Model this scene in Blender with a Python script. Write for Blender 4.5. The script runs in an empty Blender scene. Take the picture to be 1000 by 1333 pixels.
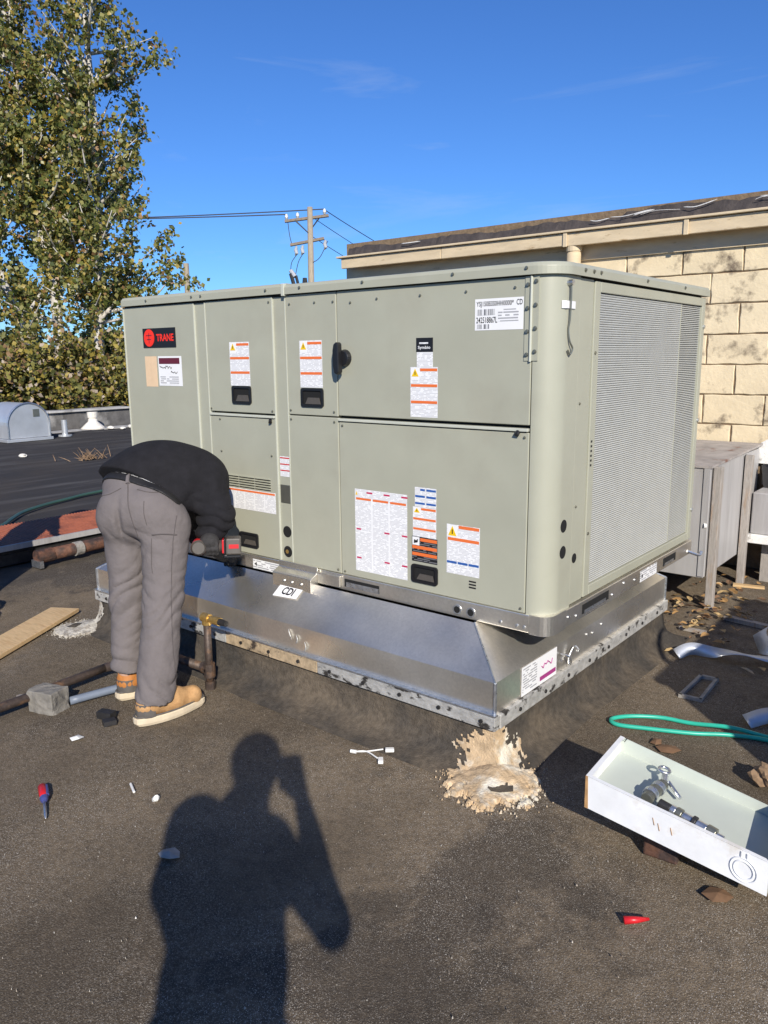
import bpy, bmesh, math, random
import numpy as np
from mathutils import Vector, Matrix
R = math.radians
random.seed(7); RNG = np.random.default_rng(11)
scene = bpy.context.scene

# ------------------------------------------------------------------ camera, sky, sun, exposure
CAM = Vector((1.336, -2.469, 1.475))
RIGHT = Vector((0.7769, 0.6296, -0.0102)).normalized()
FWD = Vector((-0.6175, 0.7621, -0.1947)).normalized()
RIGHT = (RIGHT - FWD * RIGHT.dot(FWD)).normalized()
UP = RIGHT.cross(FWD).normalized()
cam = bpy.data.cameras.new('camera')
cam.sensor_fit = 'HORIZONTAL'; cam.sensor_width = 36.0; cam.lens = 36.0 * 1020.74 / 1000.0
cam.clip_start = 0.02; cam.clip_end = 3000
cam_ob = bpy.data.objects.new('camera', cam); scene.collection.objects.link(cam_ob)
cam_ob.matrix_world = Matrix(((RIGHT.x, UP.x, -FWD.x, CAM.x), (RIGHT.y, UP.y, -FWD.y, CAM.y),
                              (RIGHT.z, UP.z, -FWD.z, CAM.z), (0, 0, 0, 1)))
scene.camera = cam_ob

SUN_TRAVEL = Vector((-0.644, 0.601, -0.473)).normalized()
world = bpy.data.worlds.new('World'); scene.world = world; world.use_nodes = True
wn, wl = world.node_tree.nodes, world.node_tree.links
bg = wn['Background']
sky = wn.new('ShaderNodeTexSky'); sky.sky_type = 'NISHITA'; sky.sun_disc = False
sky.sun_elevation = R(28.3); sky.sun_rotation = math.atan2(0.644, -0.601)
sky.altitude = 200; sky.air_density = 1.0; sky.dust_density = 0.0; sky.ozone_density = 3.2
# thin cirrus streaks: part of the sky itself, all round
tc = wn.new('ShaderNodeTexCoord'); mp = wn.new('ShaderNodeMapping')
mp.inputs['Rotation'].default_value = (R(-14), R(10), R(40)); mp.inputs['Scale'].default_value = (1.2, 3.0, 13.0)
nz = wn.new('ShaderNodeTexNoise'); nz.inputs['Scale'].default_value = 1.7; nz.inputs['Detail'].default_value = 7
nz.inputs['Roughness'].default_value = 0.6; nz.inputs['Distortion'].default_value = 0.5
rp = wn.new('ShaderNodeValToRGB'); rp.color_ramp.elements[0].position = 0.57; rp.color_ramp.elements[1].position = 0.85
rp.color_ramp.elements[1].color = (0.22, 0.22, 0.22, 1)
mx = wn.new('ShaderNodeMixRGB'); mx.inputs['Color2'].default_value = (7.5, 8.3, 9.2, 1)
hs = wn.new('ShaderNodeHueSaturation'); hs.inputs['Saturation'].default_value = 1.0; hs.inputs['Value'].default_value = 1.0
tint = wn.new('ShaderNodeMixRGB'); tint.blend_type = 'MULTIPLY'; tint.inputs['Fac'].default_value = 1.0; tint.inputs['Color2'].default_value = (0.56, 0.97, 1.60, 1)
wl.new(tc.outputs['Generated'], mp.inputs['Vector']); wl.new(mp.outputs['Vector'], nz.inputs['Vector'])
wl.new(nz.outputs['Fac'], rp.inputs['Fac']); wl.new(sky.outputs['Color'], hs.inputs['Color'])
wl.new(hs.outputs['Color'], tint.inputs['Color1']); wl.new(tint.outputs['Color'], mx.inputs['Color1']); wl.new(rp.outputs['Color'], mx.inputs['Fac'])
wl.new(mx.outputs['Color'], bg.inputs['Color']); bg.inputs['Strength'].default_value = 0.074

sun = bpy.data.lights.new('sun', 'SUN'); sun.energy = 5.0; sun.angle = R(0.53); sun.color = (1.0, 0.93, 0.82)
sun_ob = bpy.data.objects.new('sun', sun); scene.collection.objects.link(sun_ob)
sun_ob.rotation_euler = SUN_TRAVEL.to_track_quat('-Z', 'Y').to_euler(); sun_ob.location = (10, -10, 12)
vs = scene.view_settings
vs.view_transform = 'Standard'; vs.look = 'None'; vs.exposure = 0.20; vs.gamma = 1.0; vs.use_curve_mapping = False
scene.render.engine = 'CYCLES'

# ------------------------------------------------------------------ materials
MATS = {}
def mat(name, col, rough=0.6, metal=0.0, var=0.12, vscale=6.0, bump=0.0, bscale=60.0, col2=None, mask=(0.45, 0.65),
        mscale=None, stretch=(1, 1, 1), island=None, spec=0.5, coat=0.0, detail=6, rvar=0.0, trans=0.0, space='object', wave=0.0):
    """Principled material: noise-varied colour, a second colour laid on by a noise mask, fine relief."""
    m = bpy.data.materials.new(name); m.use_nodes = True; n, l = m.node_tree.nodes, m.node_tree.links
    b = n['Principled BSDF']; b.inputs['Roughness'].default_value = rough; b.inputs['Metallic'].default_value = metal
    b.inputs['Specular IOR Level'].default_value = spec; b.inputs['Coat Weight'].default_value = coat
    t = n.new('ShaderNodeTexCoord'); mpn = n.new('ShaderNodeMapping'); mpn.inputs['Scale'].default_value = stretch
    geo = n.new('ShaderNodeNewGeometry') if space == 'world' else None
    l.new(geo.outputs['Position'] if geo else t.outputs['Object'], mpn.inputs['Vector'])
    def noise(scale, det=detail, ro=0.6):
        k = n.new('ShaderNodeTexNoise'); k.inputs['Scale'].default_value = scale; k.inputs['Detail'].default_value = det
        k.inputs['Roughness'].default_value = ro; l.new(mpn.outputs['Vector'], k.inputs['Vector']); return k
    out = None
    rgb = n.new('ShaderNodeRGB'); rgb.outputs[0].default_value = (*col, 1); out = rgb.outputs[0]
    if col2 is not None:
        k = noise(mscale or vscale); r = n.new('ShaderNodeMapRange')
        r.inputs['From Min'].default_value = mask[0]; r.inputs['From Max'].default_value = mask[1]
        l.new(k.outputs['Fac'], r.inputs['Value'])
        q = n.new('ShaderNodeMixRGB'); q.inputs['Color2'].default_value = (*col2, 1)
        l.new(out, q.inputs['Color1']); l.new(r.outputs['Result'], q.inputs['Fac']); out = q.outputs[0]
    if island:
        g = n.new('ShaderNodeNewGeometry'); cr = n.new('ShaderNodeValToRGB')
        cr.color_ramp.interpolation = 'CONSTANT' if len(island) > 3 else 'LINEAR'
        for i, (p, c) in enumerate(island):
            e = cr.color_ramp.elements[i] if i < 2 else cr.color_ramp.elements.new(p)
            e.position = p; e.color = (*c, 1)
        l.new(g.outputs['Random Per Island'], cr.inputs['Fac']); out = cr.outputs['Color']
    if var:
        k = noise(vscale * 1.7); r = n.new('ShaderNodeMapRange'); r.inputs['From Min'].default_value = 0.3
        r.inputs['From Max'].default_value = 0.7; r.inputs['To Min'].default_value = 1 - var; r.inputs['To Max'].default_value = 1 + var
        l.new(k.outputs['Fac'], r.inputs['Value']); h = n.new('ShaderNodeVectorMath'); h.operation = 'SCALE'
        l.new(out, h.inputs[0]); l.new(r.outputs['Result'], h.inputs['Scale']); out = h.outputs['Vector']
    l.new(out, b.inputs['Base Color'])
    if rvar:
        k = noise(vscale * 2.3); r = n.new('ShaderNodeMapRange'); r.inputs['From Min'].default_value = 0.3
        r.inputs['From Max'].default_value = 0.7; r.inputs['To Min'].default_value = max(0.05, rough - rvar); r.inputs['To Max'].default_value = rough + rvar
        l.new(k.outputs['Fac'], r.inputs['Value']); l.new(r.outputs['Result'], b.inputs['Roughness'])
    if bump:
        k = noise(bscale, 4); bp = n.new('ShaderNodeBump'); bp.inputs['Strength'].default_value = bump; bp.inputs['Distance'].default_value = 0.01
        l.new(k.outputs['Fac'], bp.inputs['Height']); l.new(bp.outputs['Normal'], b.inputs['Normal'])
        if wave:
            k = noise(2.4, 2); b2 = n.new('ShaderNodeBump'); b2.inputs['Strength'].default_value = wave; b2.inputs['Distance'].default_value = 0.03
            l.new(k.outputs['Fac'], b2.inputs['Height']); l.new(b2.outputs['Normal'], bp.inputs['Normal'])
    if trans:
        tr = n.new('ShaderNodeBsdfTranslucent'); ms = n.new('ShaderNodeMixShader'); ms.inputs[0].default_value = trans
        l.new(out, tr.inputs['Color']); l.new(b.outputs[0], ms.inputs[1]); l.new(tr.outputs[0], ms.inputs[2])
        l.new(ms.outputs[0], n['Material Output'].inputs['Surface'])
    MATS[name] = m; return m

mat('cabinet', (0.375, 0.375, 0.295), 0.42, var=0.045, vscale=2.2, bump=0.02, bscale=300, spec=0.45, rvar=0.07, wave=0.22, col2=(0.335, 0.325, 0.255), mask=(0.52, 0.85), mscale=3.5)
mat('cabinet_highlight', (0.50, 0.51, 0.43), 0.4, var=0.05)  # paler cabinet paint with the edge highlight put into the colour
mat('dark_gap', (0.012, 0.012, 0.012), 0.8, var=0)
mat('black_plastic', (0.012, 0.012, 0.014), 0.35, var=0.1, vscale=30)
mat('black_hole', (0.006, 0.006, 0.006), 0.9, var=0)
mat('screw', (0.24, 0.24, 0.20), 0.35, 0.7, var=0.1)
mat('zinc', (0.62, 0.64, 0.66), 0.33, 0.9, var=0.2, vscale=30, rvar=0.1)
mat('rib', (0.44, 0.445, 0.415), 0.45, 0.0, var=0.05)
mat('coil', (0.27, 0.28, 0.25), 0.6, 0.3, var=0.15, vscale=40)
mat('paper', (0.80, 0.80, 0.80), 0.45, var=0.02)
mat('paper_tan', (0.72, 0.52, 0.33), 0.6, var=0.06, vscale=20)
mat('ink_orange', (0.75, 0.16, 0.035), 0.5, var=0)
mat('ink_red', (0.55, 0.03, 0.03), 0.5, var=0)
mat('ink_crimson', (0.50, 0.02, 0.09), 0.5, var=0)
mat('ink_maroon', (0.12, 0.015, 0.03), 0.5, var=0)
mat('ink_blue', (0.02, 0.10, 0.36), 0.5, var=0)
mat('ink_yellow', (0.80, 0.52, 0.01), 0.5, var=0)
mat('ink_black', (0.01, 0.01, 0.012), 0.5, var=0)
mat('ink_magenta', (0.35, 0.04, 0.20), 0.5, var=0)
mat('logo_red', (0.85, 0.03, 0.012), 0.4, var=0)
mat('tar', (0.060, 0.053, 0.045), 0.85, var=0.3, vscale=25, col2=(0.135, 0.108, 0.078), mask=(0.42, 0.66), mscale=3.0, bump=0.55, bscale=140, spec=0.2)
mat('crust', (0.52, 0.38, 0.23), 0.9, var=0.35, vscale=14, col2=(0.66, 0.61, 0.50), mask=(0.48, 0.62), mscale=9, bump=0.5, bscale=160)
mat('crust_pale', (0.46, 0.43, 0.37), 0.9, var=0.25, vscale=20, col2=(0.28, 0.25, 0.21), mask=(0.5, 0.6), mscale=25, bump=0.9, bscale=60)
mat('flange', (0.50, 0.49, 0.46), 0.5, 0.35, var=0.25, vscale=14, col2=(0.055, 0.05, 0.045), mask=(0.56, 0.62), mscale=14, bump=0.4, bscale=50, stretch=(1, 1, 1.6))
mat('flange_rust', (0.46, 0.35, 0.22), 0.6, 0.15, var=0.3, vscale=20, col2=(0.06, 0.045, 0.035), mask=(0.56, 0.64), mscale=18, bump=0.4)
mat('wood_new', (0.62, 0.43, 0.22), 0.6, var=0.14, vscale=5, stretch=(2, 14, 14), col2=(0.50, 0.31, 0.14), mask=(0.5, 0.7), mscale=4, bump=0.2, bscale=30)
mat('wood_grey', (0.33, 0.30, 0.27), 0.8, var=0.2, vscale=7, stretch=(12, 12, 1.5), col2=(0.30, 0.19, 0.11), mask=(0.52, 0.7), mscale=2, bump=0.3, bscale=40)
mat('pole_wood', (0.33, 0.28, 0.21), 0.85, var=0.25, vscale=4, stretch=(6, 6, 0.6))
mat('arm_wood', (0.20, 0.16, 0.12), 0.85, var=0.25, vscale=6)
mat('wire', (0.03, 0.03, 0.035), 0.6, var=0)
mat('porcelain', (0.42, 0.43, 0.45), 0.25, var=0.05)
mat('steel_dark', (0.045, 0.043, 0.043), 0.5, 0.5, var=0.3, vscale=15)
mat('rust', (0.14, 0.065, 0.04), 0.75, 0.2, var=0.35, vscale=25, col2=(0.055, 0.035, 0.03), mask=(0.45, 0.6), mscale=12, bump=0.4)
mat('pipe_black', (0.075, 0.055, 0.045), 0.55, 0.35, var=0.3, vscale=25, col2=(0.17, 0.10, 0.06), mask=(0.52, 0.62), mscale=14, bump=0.2)
mat('brass', (0.62, 0.40, 0.13), 0.32, 0.75, var=0.2, vscale=40)
mat('concrete', (0.33, 0.31, 0.28), 0.9, var=0.2, vscale=12, bump=0.6, bscale=70, col2=(0.20, 0.19, 0.17), mask=(0.5, 0.65), mscale=9)
mat('stone', (0.20, 0.185, 0.16), 0.9, var=0.25, vscale=12, bump=0.8, bscale=40)
mat('orange_sheet', (0.33, 0.10, 0.048), 0.6, var=0.2, vscale=8, col2=(0.17, 0.055, 0.03), mask=(0.5, 0.7), mscale=6, bump=0.1)
mat('hood', (0.58, 0.60, 0.62), 0.38, 0.55, var=0.1, vscale=2, rvar=0.08)
mat('parapet', (0.10, 0.095, 0.09), 0.85, var=0.3, vscale=3, col2=(0.32, 0.31, 0.29), mask=(0.55, 0.68), mscale=1.2, bump=0.5, bscale=12)
mat('parapet_cap', (0.42, 0.41, 0.39), 0.7, var=0.25, vscale=2, col2=(0.12, 0.11, 0.11), mask=(0.55, 0.65), mscale=1.4)
mat('white_lump', (0.72, 0.68, 0.60), 0.8, var=0.15, vscale=9, bump=0.6, bscale=20)
mat('block', (0.72, 0.60, 0.40), 0.85, var=0.10, vscale=3, col2=(0.17, 0.13, 0.09), mask=(0.57, 0.70), mscale=6, bump=0.28, bscale=45, space='world', detail=9)
mat('mortar', (0.20, 0.14, 0.085), 0.95, var=0.3, vscale=14, bump=0.5)
mat('trim_tan', (0.62, 0.50, 0.33), 0.6, var=0.12, vscale=3, stretch=(1, 1, 4), col2=(0.36, 0.25, 0.13), mask=(0.62, 0.72), mscale=7, bump=0.15)
mat('roofing', (0.055, 0.045, 0.042), 0.85, var=0.3, vscale=6, bump=0.8, bscale=25)
mat('paint_white', (0.74, 0.73, 0.70), 0.75, var=0.12, vscale=8, bump=0.5, bscale=30, col2=(0.35, 0.33, 0.30), mask=(0.6, 0.68), mscale=12)
mat('flash_grey', (0.24, 0.225, 0.21), 0.85, var=0.35, vscale=9, bump=0.7, bscale=25)
mat('duct', (0.47, 0.46, 0.455), 0.55, 0.3, var=0.08, vscale=2, stretch=(5, 5, 0.5), col2=(0.34, 0.32, 0.31), mask=(0.48, 0.72), mscale=1.6, bump=0.08, bscale=12)
mat('duct_top', (0.36, 0.33, 0.31), 0.7, 0.15, var=0.25, vscale=6, col2=(0.20, 0.08, 0.05), mask=(0.6, 0.68), mscale=6)
mat('tray_sunlit', (0.76, 0.77, 0.78), 0.4, var=0.07, vscale=9, col2=(0.55, 0.50, 0.42), mask=(0.56, 0.75), mscale=8, bump=0.15, bscale=14)  # pan sheet with direct sun put into the colour as white, plus grime
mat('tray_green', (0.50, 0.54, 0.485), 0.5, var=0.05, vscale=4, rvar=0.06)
mat('tray_rust', (0.42, 0.24, 0.10), 0.8, var=0.3, vscale=20)
mat('foil', (0.55, 0.58, 0.63), 0.42, 0.45, var=0.08, vscale=12, rvar=0.08)
mat('hose_teal', (0.03, 0.42, 0.30), 0.35, var=0.05, vscale=9)
mat('hose_green', (0.04, 0.09, 0.07), 0.45, var=0.1)
mat('plastic_red', (0.55, 0.015, 0.02), 0.35, var=0.05)
mat('plastic_blue', (0.06, 0.07, 0.22), 0.35, var=0.05)
mat('conduit', (0.17, 0.20, 0.25), 0.45, var=0.1)
mat('plastic_white', (0.75, 0.74, 0.70), 0.4, var=0.05)
mat('tool_grey', (0.085, 0.075, 0.065), 0.5, var=0.12, vscale=40)
mat('leaf_dry', (0.35, 0.22, 0.10), 0.8, var=0.2, vscale=20, island=[(0.0, (0.33, 0.19, 0.07)), (0.3, (0.40, 0.28, 0.13)), (0.55, (0.17, 0.095, 0.05)), (0.85, (0.46, 0.34, 0.20))])
mat('straw', (0.26, 0.17, 0.10), 0.85, var=0.3, vscale=20)
mat('grit', (0.5, 0.47, 0.42), 0.8, var=0.2, vscale=60, island=[(0.0, (0.34, 0.29, 0.23)), (0.45, (0.46, 0.42, 0.36)), (0.75, (0.17, 0.14, 0.11)), (0.94, (0.62, 0.59, 0.54))])
mat('trousers', (0.152, 0.134, 0.131), 0.9, var=0.10, vscale=7, bump=0.35, bscale=48, spec=0.25)
mat('trouser_seam', (0.098, 0.086, 0.084), 0.9, var=0.1, spec=0.2)
mat('sweatshirt', (0.011, 0.0105, 0.013), 0.9, var=0.25, vscale=14, bump=0.2, bscale=90, spec=0.3)
mat('glove', (0.03, 0.028, 0.028), 0.85, var=0.3, vscale=60, bump=0.3, bscale=150)
mat('leather_tan', (0.47, 0.27, 0.115), 0.7, var=0.22, vscale=16, col2=(0.30, 0.14, 0.05), mask=(0.5, 0.7), mscale=14, bump=0.25, bscale=60)
mat('leather_orange', (0.42, 0.16, 0.035), 0.65, var=0.2, vscale=18, bump=0.2)
mat('leather_black', (0.012, 0.011, 0.011), 0.6, var=0.2, vscale=30)
mat('leather_dark', (0.10, 0.09, 0.08), 0.7, var=0.2, vscale=18)
mat('sole_cream', (0.62, 0.52, 0.37), 0.75, var=0.12, vscale=14)
mat('skin', (0.48, 0.29, 0.20), 0.55, var=0.08, vscale=15)
mat('hair', (0.03, 0.022, 0.018), 0.7, var=0.2, vscale=40)
mat('jeans', (0.05, 0.06, 0.09), 0.9, var=0.1, vscale=9, bump=0.2)
mat('jacket', (0.06, 0.055, 0.05), 0.9, var=0.1, vscale=9, bump=0.2)
mat('old_unit', (0.40, 0.385, 0.33), 0.55, var=0.1, vscale=3)
mat('earth', (0.10, 0.095, 0.06), 0.95, var=0.3, vscale=0.3, col2=(0.05, 0.07, 0.03), mask=(0.45, 0.55), mscale=0.08)
mat('bark', (0.48, 0.45, 0.40), 0.85, var=0.2, vscale=3, col2=(0.14, 0.12, 0.10), mask=(0.56, 0.66), mscale=3, stretch=(2, 2, 1), bump=0.4, bscale=8)
mat('twig', (0.22, 0.19, 0.16), 0.9, var=0.2)
mat('leaves_poplar', (0.07, 0.09, 0.03), 0.42, var=0, spec=0.6, trans=0.35, island=[(0.0, (0.12, 0.145, 0.034)), (0.22, (0.23, 0.235, 0.060)), (0.44, (0.085, 0.11, 0.03)), (0.56, (0.31, 0.29, 0.10)), (0.80, (0.42, 0.32, 0.07)), (0.93, (0.34, 0.20, 0.09))])
mat('leaves_vine', (0.10, 0.10, 0.03), 0.6, var=0, trans=0.25, island=[(0.0, (0.15, 0.15, 0.035)), (0.25, (0.25, 0.225, 0.055)), (0.45, (0.09, 0.10, 0.03)), (0.60, (0.36, 0.28, 0.055)), (0.80, (0.29, 0.18, 0.09)), (0.92, (0.46, 0.38, 0.30))])

def nodes_of(m): return m.node_tree.nodes, m.node_tree.links

def make_galv():
    """Galvanised sheet: spangle cells vary the tint; broad noise paints soft reflections into the colour and varies gloss."""
    m = bpy.data.materials.new('galvanised'); m.use_nodes = True; n, l = nodes_of(m); b = n['Principled BSDF']
    b.inputs['Metallic'].default_value = 0.88
    t = n.new('ShaderNodeTexCoord'); v = n.new('ShaderNodeTexVoronoi'); v.inputs['Scale'].default_value = 110
    k = n.new('ShaderNodeTexNoise'); k.inputs['Scale'].default_value = 2.6; k.inputs['Detail'].default_value = 5
    l.new(t.outputs['Object'], v.inputs['Vector']); l.new(t.outputs['Object'], k.inputs['Vector'])
    s = n.new('ShaderNodeSeparateColor'); l.new(v.outputs['Color'], s.inputs[0])
    a = n.new('ShaderNodeMath'); a.operation = 'MULTIPLY_ADD'; a.inputs[1].default_value = 0.07; l.new(s.outputs[0], a.inputs[0])
    c = n.new('ShaderNodeMapRange'); c.inputs['From Min'].default_value = 0.3; c.inputs['From Max'].default_value = 0.7
    c.inputs['To Min'].default_value = 0.54; c.inputs['To Max'].default_value = 0.84; l.new(k.outputs['Fac'], c.inputs['Value']); l.new(c.outputs['Result'], a.inputs[2])  # broad light and dark tones imitate soft reflections in the base colour
    cc = n.new('ShaderNodeCombineColor')
    for i, f in enumerate((1.05, 1.0, 0.90)):
        q = n.new('ShaderNodeMath'); q.operation = 'MULTIPLY'; q.inputs[1].default_value = f; l.new(a.outputs[0], q.inputs[0]); l.new(q.outputs[0], cc.inputs[i])
    l.new(cc.outputs[0], b.inputs['Base Color'])
    r = n.new('ShaderNodeMapRange'); r.inputs['To Min'].default_value = 0.20; r.inputs['To Max'].default_value = 0.42
    k3 = n.new('ShaderNodeTexNoise'); k3.inputs['Scale'].default_value = 1.7; k3.inputs['Detail'].default_value = 3; l.new(t.outputs['Object'], k3.inputs['Vector'])
    r.inputs['From Min'].default_value = 0.35; r.inputs['From Max'].default_value = 0.65; l.new(k3.outputs['Fac'], r.inputs['Value']); l.new(r.outputs['Result'], b.inputs['Roughness'])
    bp = n.new('ShaderNodeBump'); bp.inputs['Strength'].default_value = 0.05; bp.inputs['Distance'].default_value = 0.02
    k2 = n.new('ShaderNodeTexNoise'); k2.inputs['Scale'].default_value = 3.2; l.new(t.outputs['Object'], k2.inputs['Vector'])
    l.new(k2.outputs['Fac'], bp.inputs['Height']); l.new(bp.outputs['Normal'], b.inputs['Normal'])
    MATS['galvanised'] = m
make_galv()

def make_print(name, paper, ink, line, amount=0.55, bars=False):
    """Flat small print on a sticker: rows of word-like grey strokes (or bar-code strokes)."""
    m = bpy.data.materials.new(name); m.use_nodes = True; n, l = nodes_of(m); b = n['Principled BSDF']; b.inputs['Roughness'].default_value = 0.45
    t = n.new('ShaderNodeTexCoord'); s = n.new('ShaderNodeSeparateXYZ'); l.new(t.outputs['Object'], s.inputs[0])
    hx = n.new('ShaderNodeMath'); hx.operation = 'ADD'; l.new(s.outputs['X'], hx.inputs[0]); l.new(s.outputs['Y'], hx.inputs[1])
    def M(op, a, bb):
        q = n.new('ShaderNodeMath'); q.operation = op
        for i, x in enumerate((a, bb)):
            if isinstance(x, (int, float)): q.inputs[i].default_value = x
            elif x is not None: l.new(x, q.inputs[i])
        return q.outputs[0]
    zz = M('DIVIDE', s.outputs['Z'], line)
    fr = M('FRACT', zz, None); row = M('FLOOR', zz, None)
    stroke = M('LESS_THAN', fr, 0.52)
    cb = n.new('ShaderNodeCombineXYZ'); l.new(M('MULTIPLY', hx.outputs[0], 1.0), cb.inputs[0]); l.new(M('MULTIPLY', row, 0.731 if not bars else 0.0), cb.inputs[1])
    k = n.new('ShaderNodeTexNoise'); k.inputs['Scale'].default_value = 1.0; k.inputs['Detail'].default_value = 1
    mpn = n.new('ShaderNodeMapping'); mpn.inputs['Scale'].default_value = ((0.30 if not bars else 1.1) / line * (1 if not bars else 1), 9.0, 1.0)
    l.new(cb.outputs[0], mpn.inputs['Vector']); l.new(mpn.outputs['Vector'], k.inputs['Vector'])
    word = M('GREATER_THAN', k.outputs['Fac'], 0.44 if not bars else 0.5)
    f = M('MULTIPLY', word if bars else M('MULTIPLY', stroke, word), amount)
    mixn = n.new('ShaderNodeMixRGB'); mixn.inputs['Color1'].default_value = (*paper, 1); mixn.inputs['Color2'].default_value = (*ink, 1)
    l.new(f, mixn.inputs['Fac']); l.new(mixn.outputs[0], b.inputs['Base Color']); MATS[name] = m
make_print('print_fine', (0.80, 0.80, 0.80), (0.16, 0.16, 0.20), 0.0052, 0.38)
make_print('print_mid', (0.80, 0.80, 0.80), (0.08, 0.08, 0.10), 0.010, 0.6)
make_print('print_dark', (0.012, 0.012, 0.014), (0.30, 0.30, 0.32), 0.0075, 0.5)
make_print('print_bars', (0.80, 0.80, 0.80), (0.05, 0.05, 0.06), 0.004, 0.85, True)

def make_roof_mat():
    """Weathered mineral roof: brown dust, darker patches, pale grit, black membrane away to the left."""
    m = bpy.data.materials.new('roof_surface'); m.use_nodes = True; n, l = nodes_of(m); b = n['Principled BSDF']
    b.inputs['Roughness'].default_value = 0.95; b.inputs['Specular IOR Level'].default_value = 0.12
    t = n.new('ShaderNodeTexCoord'); P = t.outputs['Object']
    def noise(sc, det=6, src=None, ro=0.6, dist=0.0):
        k = n.new('ShaderNodeTexNoise'); k.inputs['Scale'].default_value = sc; k.inputs['Detail'].default_value = det
        k.inputs['Roughness'].default_value = ro; k.inputs['Distortion'].default_value = dist; l.new(src or P, k.inputs['Vector']); return k.outputs['Fac']
    def ramp(v, a, c, lo=0.0, hi=1.0):
        r = n.new('ShaderNodeMapRange'); r.inputs['From Min'].default_value = a; r.inputs['From Max'].default_value = c
        r.inputs['To Min'].default_value = lo; r.inputs['To Max'].default_value = hi; l.new(v, r.inputs['Value']); return r.outputs['Result']
    def mix(fac, c1, c2):
        q = n.new('ShaderNodeMixRGB')
        for i, c in ((1, c1), (2, c2)):
            if isinstance(c, tuple): q.inputs[i].default_value = (*c, 1)
            else: l.new(c, q.inputs[i])
        if isinstance(fac, float): q.inputs[0].default_value = fac
        else: l.new(fac, q.inputs[0])
        return q.outputs[0]
    def mul(a, c):
        q = n.new('ShaderNodeMath'); q.operation = 'MULTIPLY'
        for i, x in enumerate((a, c)):
            if isinstance(x, float): q.inputs[i].default_value = x
            else: l.new(x, q.inputs[i])
        return q.outputs[0]
    base = mix(ramp(noise(0.75, 8, ro=0.62), 0.40, 0.60), (0.100, 0.078, 0.054), (0.215, 0.163, 0.106))
    base = mix(ramp(noise(3.1, 8, ro=0.7), 0.54, 0.70, 0, 0.75), base, (0.070, 0.057, 0.044))
    base = mix(ramp(noise(45, 3), 0.35, 0.72, 0, 0.55), base, (0.058, 0.047, 0.035))
    base = mix(ramp(noise(170, 2), 0.52, 0.74, 0, 0.6), base, (0.30, 0.26, 0.205))
    base = mix(ramp(noise(0.62, 9, ro=0.68, dist=0.4), 0.555, 0.60, 0, 0.62), base, (0.046, 0.040, 0.034))
    base = mix(ramp(noise(5.5, 8, ro=0.72), 0.60, 0.68, 0, 0.5), base, (0.26, 0.205, 0.145))
    # pale mineral grit, thicker in some patches
    grit_area = ramp(noise(1.3, 6), 0.36, 0.60, 0.12, 1.0)
    for sc, hi, rad, keep in ((330, (0.40, 0.35, 0.28), 0.42, 0.48), (230, (0.50, 0.46, 0.39), 0.34, 0.66), (130, (0.56, 0.52, 0.46), 0.24, 0.80), (70, (0.58, 0.54, 0.48), 0.13, 0.90)):
        v = n.new('ShaderNodeTexVoronoi'); v.inputs['Scale'].default_value = sc; l.new(P, v.inputs['Vector'])
        sp = n.new('ShaderNodeSeparateColor'); l.new(v.outputs['Color'], sp.inputs[0])
        inside = ramp(v.outputs['Distance'], rad, rad * 0.6); pick = ramp(sp.outputs[0], keep, keep + 0.02)
        base = mix(mul(mul(inside, pick), grit_area), base, hi)
    # black membrane beyond x = -3.2 with pale drainage streaks running across
    sx = n.new('ShaderNodeSeparateXYZ'); l.new(P, sx.inputs[0])
    ad = n.new('ShaderNodeMath'); ad.operation = 'MULTIPLY_ADD'; ad.inputs[1].default_value = 1.6; l.new(noise(0.8, 5), ad.inputs[0]); l.new(sx.outputs['X'], ad.inputs[2])
    far = ramp(ad.outputs[0], -2.5, -4.2)
    mp2 = n.new('ShaderNodeMapping'); mp2.inputs['Scale'].default_value = (2.2, 0.25, 1); l.new(P, mp2.inputs['Vector'])
    blk = mix(ramp(noise(2.0, 7, mp2.outputs['Vector']), 0.48, 0.70), (0.050, 0.047, 0.047), (0.105, 0.100, 0.096))
    blk = mix(ramp(noise(0.55, 4), 0.5, 0.62, 0, 0.6), blk, (0.070, 0.060, 0.052))
    base = mix(far, base, blk)
    l.new(base, b.inputs['Base Color'])
    bp = n.new('ShaderNodeBump'); bp.inputs['Strength'].default_value = 0.5; bp.inputs['Distance'].default_value = 0.010
    ad2 = n.new('ShaderNodeMath'); ad2.operation = 'ADD'; l.new(noise(210, 3), ad2.inputs[0]); l.new(mul(noise(60, 5), 0.35), ad2.inputs[1])
    l.new(ad2.outputs[0], bp.inputs['Height']); l.new(bp.outputs['Normal'], b.inputs['Normal']); MATS['roof_surface'] = m
make_roof_mat()

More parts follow.
